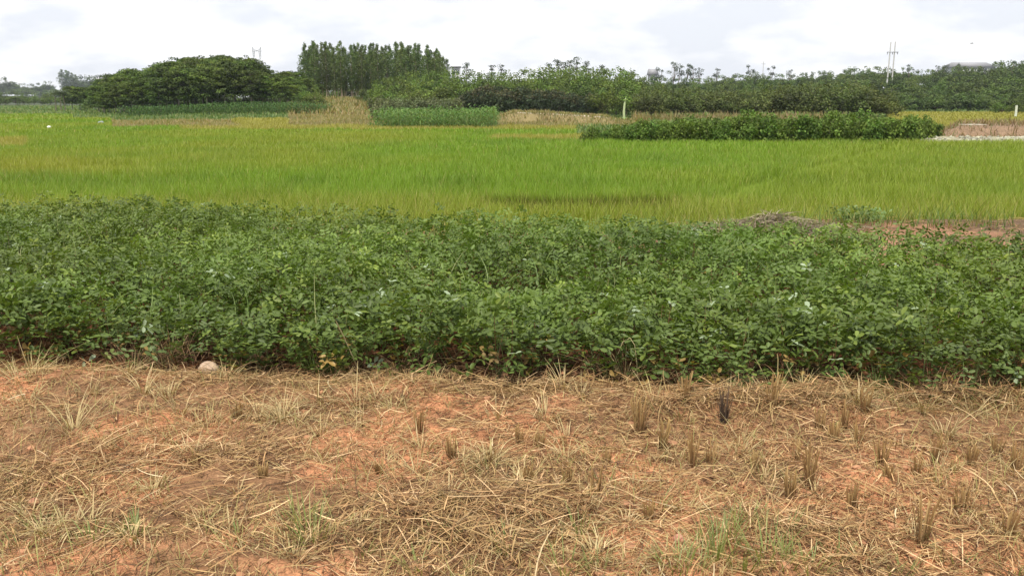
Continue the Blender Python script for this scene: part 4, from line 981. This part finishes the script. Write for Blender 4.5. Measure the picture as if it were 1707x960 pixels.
# pale dry tufts
DRY = [(.55,.44,.24),(.48,.38,.19),(.42,.37,.16)]
dry = [(120,715,80),(60,640,70),(35,650,60),(470,700,55),(500,700,50),(330,705,45),(240,660,50),(380,640,44),(285,600,90),(560,610,50),(1040,640,80),(1290,665,60),(1620,700,50),(150,880,60),(490,935,56),(990,930,60),(1110,930,60),(860,660,40),(940,665,56),(640,770,30),(300,690,60),(350,700,40),(430,690,50),(535,720,50),(600,700,36),(720,640,36),(1340,670,60),(1570,650,40),(1650,670,50),(770,770,60),(820,760,50),(215,640,40),(150,660,36),(1230,760,44),(1090,690,60)]
rr = random.Random(41)
for _ in range(85): dry.append((rr.uniform(10,1700), 655+290*rr.random()**1.4, rr.uniform(28,58)))
for i, (px, py, hp_) in enumerate(dry):
    x, y = on_ground(px, py, 0); h = 1.15*hp_*y/F
    tuft('dry_grass_tuft', px, py, h, random.choice((26,34,46)), DRY, 'splayed straw coloured grass tuft on the red earth', 'grass tuft', 'dry grass tufts on the red earth', .045, .8, .0046, .75, (.40,.30,.16), tip=.2)
# green tufts at the bottom
GRN = [(.11,.19,.05),(.14,.22,.06),(.20,.25,.07)]
green = [(152,905,34,30,.5),(225,890,52,44,.4),(520,905,90,44,.3),(500,880,60,26,.4),(730,905,40,40,.7),(700,955,50,24,.7),(765,950,36,30,.7),(1195,930,110,30,.25),(1275,935,90,34,.3),(1215,900,70,26,.4),(965,890,56,30,.4),(1000,955,60,24,.4),(1180,900,46,26,.5),(1510,955,40,20,.4),(1160,960,60,22,.5),(1300,900,60,20,.4),(1095,840,44,18,.4),(640,830,26,14,.5),(820,790,36,14,.4),(163,735,22,14,.5),(1480,958,40,16,.6),(1010,800,30,12,.5),(30,905,36,16,.5),(1240,940,80,24,.3),(1310,945,60,24,.4),(940,955,70,26,.3),(400,900,36,24,.6),(70,870,40,26,.5),(250,800,26,18,.5),(600,930,44,26,.5),(850,920,40,24,.5),(1130,955,60,30,.4),(1400,930,44,24,.4),(1350,955,60,26,.4),(1600,940,44,24,.5),(1690,950,40,20,.5),(330,840,26,18,.6),(870,870,30,20,.5),(1250,870,50,30,.3),(1330,800,24,14,.5)]
for i, (px, py, hp_, n, ln) in enumerate(green):
    x, y = on_ground(px, py, 0); h = hp_*y/F*1.15
    tuft('green_grass_tuft', px, py, h, int(n*1.1), GRN+[(.30,.28,.10),(.10,.17,.05)], 'fresh green grass tuft growing through the straw near the bottom', 'grass tuft', 'green grass tufts in the straw', .06, ln+.3, .0046, .4, (.30,.30,.10), mat=M_grass, tip=.1, S=5)
# grass and weeds against the peanut row
for px, py, hp_, n in ((530,615,70,60),(500,605,50,40),(560,620,60,50),(1465,650,60,60),(1490,645,50,40),(1340,648,40,30),(1250,650,36,30),(1640,640,50,40),(1690,640,70,50),(1015,632,50,26)):
    x, y = on_ground(px, py, 0); tuft('green_grass_tuft', px, py, hp_*y/F, n, [(.12,.21,.05),(.14,.23,.07),(.2,.26,.09)], 'green grass tuft against the front row of peanut plants', 'grass tuft', 'green grass along the peanut row', .075, .5, .005, .35, mat=M_grass, tip=.1, S=5)
# single leaning stalks
def stalk(pts, r, col, label):
    P_ = Parts(); w = [np.array([*on_ground(px, py, 0), 0.0]) for px, py, z in pts[:1]][0]
    Y0 = w[1]; out = []
    for px, py, dyy in pts:
        xx, zz = at(px, py, Y0+dyy); out.append((xx, Y0+dyy, zz))
    P_.add(*tube(np.array(out), np.linspace(r, r*.5, len(out)), 5, col)); o = new_obj('dry_stalk', P_.mesh('dry_stalk', M_dry)); tag(o, label, 'stalk')
stalk([(603,627,0),(590,600,0),(575,565,-.05),(560,535,-.1)], .005, (.50,.42,.24), 'long pale stalk leaning left out of the peanut row')
stalk([(1063,640,0),(1062,610,0),(1058,575,-.02),(1050,563,-.03),(1038,570,-.04),(1030,590,-.05)], .004, (.45,.40,.22), 'dry stalk bent over like a hook before the leaves')
stalk([(1296,660,0),(1296,630,0),(1297,600,0),(1296,590,0)], .004, (.50,.42,.2), 'thin upright pale stalk before the leaves at right')

# ------------------------------------------------------------------ haze
V, Q = box(-1500, 1500, -400, 1500, -4, 75)
hz = bpy.data.materials.new('thin_haze'); hz.use_nodes = True; nt = hz.node_tree
for n_ in list(nt.nodes):
    if n_.type != 'OUTPUT_MATERIAL': nt.nodes.remove(n_)
pv = nt.nodes.new('ShaderNodeVolumePrincipled'); pv.inputs['Color'].default_value = (.80,.88,1.0,1); pv.inputs['Density'].default_value = .00016; pv.inputs['Anisotropy'].default_value = .2
nt.links.new(pv.outputs[0], nt.nodes['Material Output'].inputs['Volume'])
P = Parts(); P.add(V, Q, (1,1,1)); tag(new_obj('haze', P.mesh('haze', hz)), 'thin pale haze over the far fields', 'haze', kind='stuff')

# ------------------------------------------------------------------ labels that single things out by their place in a row
ORD = 'first second third fourth fifth sixth seventh eighth ninth tenth eleventh twelfth thirteenth fourteenth fifteenth sixteenth seventeenth eighteenth nineteenth twentieth'.split()
TENS = 'twenty thirty forty fifty sixty seventy eighty ninety'.split()
def ordinal(n):
    if n <= 20: return ORD[n-1]
    t, u = divmod(n, 10)
    return TENS[t-2]+' '+ORD[u-1] if u else TENS[t-2][:-1]+'ieth'
def relabel(group, phrase, bands=None, world_y=False):
    items = []
    for o in C.objects:
        if o.get('group') != group or 'category' not in o: continue
        px, py_ = project(o.location.x, o.location.y, o.location.z); items.append((float(px), float(o.location.y if world_y else py_), o))
    for lo, hi, words in (bands or [(-1e9, 1e9, '')]):
        sub = sorted([t for t in items if lo <= t[1] < hi and 0 <= t[0] <= 1707], key=lambda t: t[0])
        m = len(sub)
        for i, (px, _, o) in enumerate(sub):
            from_l = i < (m+1)//2
            k = i+1 if from_l else m-i
            o['label'] = (ordinal(k)+' ' if k > 1 else '') + phrase + (' from the left' if from_l and k > 1 else ' from the right' if k > 1 else ', leftmost' if from_l else ', rightmost') + words
relabel('peanut plants of the front row', 'leafy peanut plant')
relabel('stubble clumps in the straw field', 'brown stubble clump', [(0,716,' of those just before the peanut leaves'),(716,757,' of the band behind the middle'),(757,792,' of the middle band'),(792,2000,' of the nearest band')])
relabel('dry grass tufts on the red earth', 'splayed dry tuft', [(0,662,' of those just before the peanut leaves'),(662,705,' of the band behind the middle'),(705,800,' of the middle band'),(800,2000,' of the nearest band')])
relabel('green grass tufts in the straw', 'green tuft in the straw', [(0,850,', of the few away from the bottom'),(850,925,', of those a little above the bottom'),(925,2000,', of those along the bottom edge')])
relabel('green grass along the peanut row', 'green grass tuft', [(0,2000,' of those against the peanut row')])
for g, p in (('stalked trees on the right skyline','stalked round-headed skyline tree'),('tufted trees above the central belt','dark tufted tree above the central belt'),
             ('palms left of the dark grove','drooping palm left of the dark grove'),('bushes by the pale stake','bush by the pale stake'),('hedgerow trees at right','low hedgerow tree behind the yellow field'),
             ('tall hazy clump at left','tall hazy tree of the far left clump'),('hazy trees at far left','hazy round tree at the far left edge'),('smaller trees left of the dark grove','smaller tree before the dark grove'),
             ('bushes at the foot of the eucalyptus plantation','small bush below the eucalyptus trunks'),('small hazy bushes at far left','small bush below the far left tree line'),('hazy trees on the distant left ridge','hazy tree on the distant left ridge')):
    relabel(g, p)
relabel('grey green shrubs behind the maize', 'grey green shrub behind the maize')
for o in C.objects:                      # front and back rows of the shrubs
    if o.get('group') == 'grey green shrubs behind the maize': o['label'] = o['label'][:90]

relabel('climbing bean plants in rows', 'leafy bean plant', [(0,41.5,' of the nearest bean row'),(41.5,43.6,' of the second bean row'),(43.6,45.7,' of the third bean row'),(45.7,99,' of the farthest bean row')], True)
relabel('dark layered trees of the left grove', 'dark layered tree', [(0,126,', front row of the left grove'),(126,131.5,', second row of the left grove'),(131.5,136.5,', third row of the left grove'),(136.5,141.5,', fourth row of the left grove'),(141.5,999,', back row of the left grove')], True)
relabel('tall eucalyptus trees of the plantation', 'slender eucalyptus', [(0,161,', front row of the tall plantation'),(161,167,', second row of the tall plantation'),(167,173,', third row of the tall plantation'),(173,999,', back row of the tall plantation')], True)
relabel('olive green orchard trees', 'olive green orchard tree', [(0,102.5,', front row behind the bean rows'),(102.5,107.5,', middle row behind the bean rows'),(107.5,999,', back row behind the bean rows')], True)
relabel('mid green trees of the central belt', 'mid green broadleaf tree', [(0,126.5,', front of the central belt'),(126.5,135.5,', second row of the central belt'),(135.5,144.5,', third row of the central belt'),(144.5,999,', back of the central belt')], True)
relabel('blackish green orchard trees', 'blackish orchard tree', [(0,105.2,', front row above the pale track'),(105.2,109.7,', middle row above the pale track'),(109.7,999,', back row above the pale track')], True)
relabel('grey green shrubs behind the maize', 'grey green shrub', [(0,94,', front row behind the maize'),(94,999,', back row behind the maize')], True)
relabel('trees of the wooded hill at right', 'rounded hill tree', [(0,187,', at the foot of the right hill'),(187,217,', low on the right hill'),(217,252,', below the middle of the right hill'),(252,290,', above the middle of the right hill'),(290,330,', just below the crest of the right hill'),(330,999,', on the crest of the right hill')], True)

relabel('shaded bushes behind the left grove', 'shaded bush behind the left grove')
relabel('bushes behind the eucalyptus plantation', 'bush seen between the eucalyptus trunks')
relabel('distant hazy bushes at far left', 'distant hazy bush below the farthest left trees')
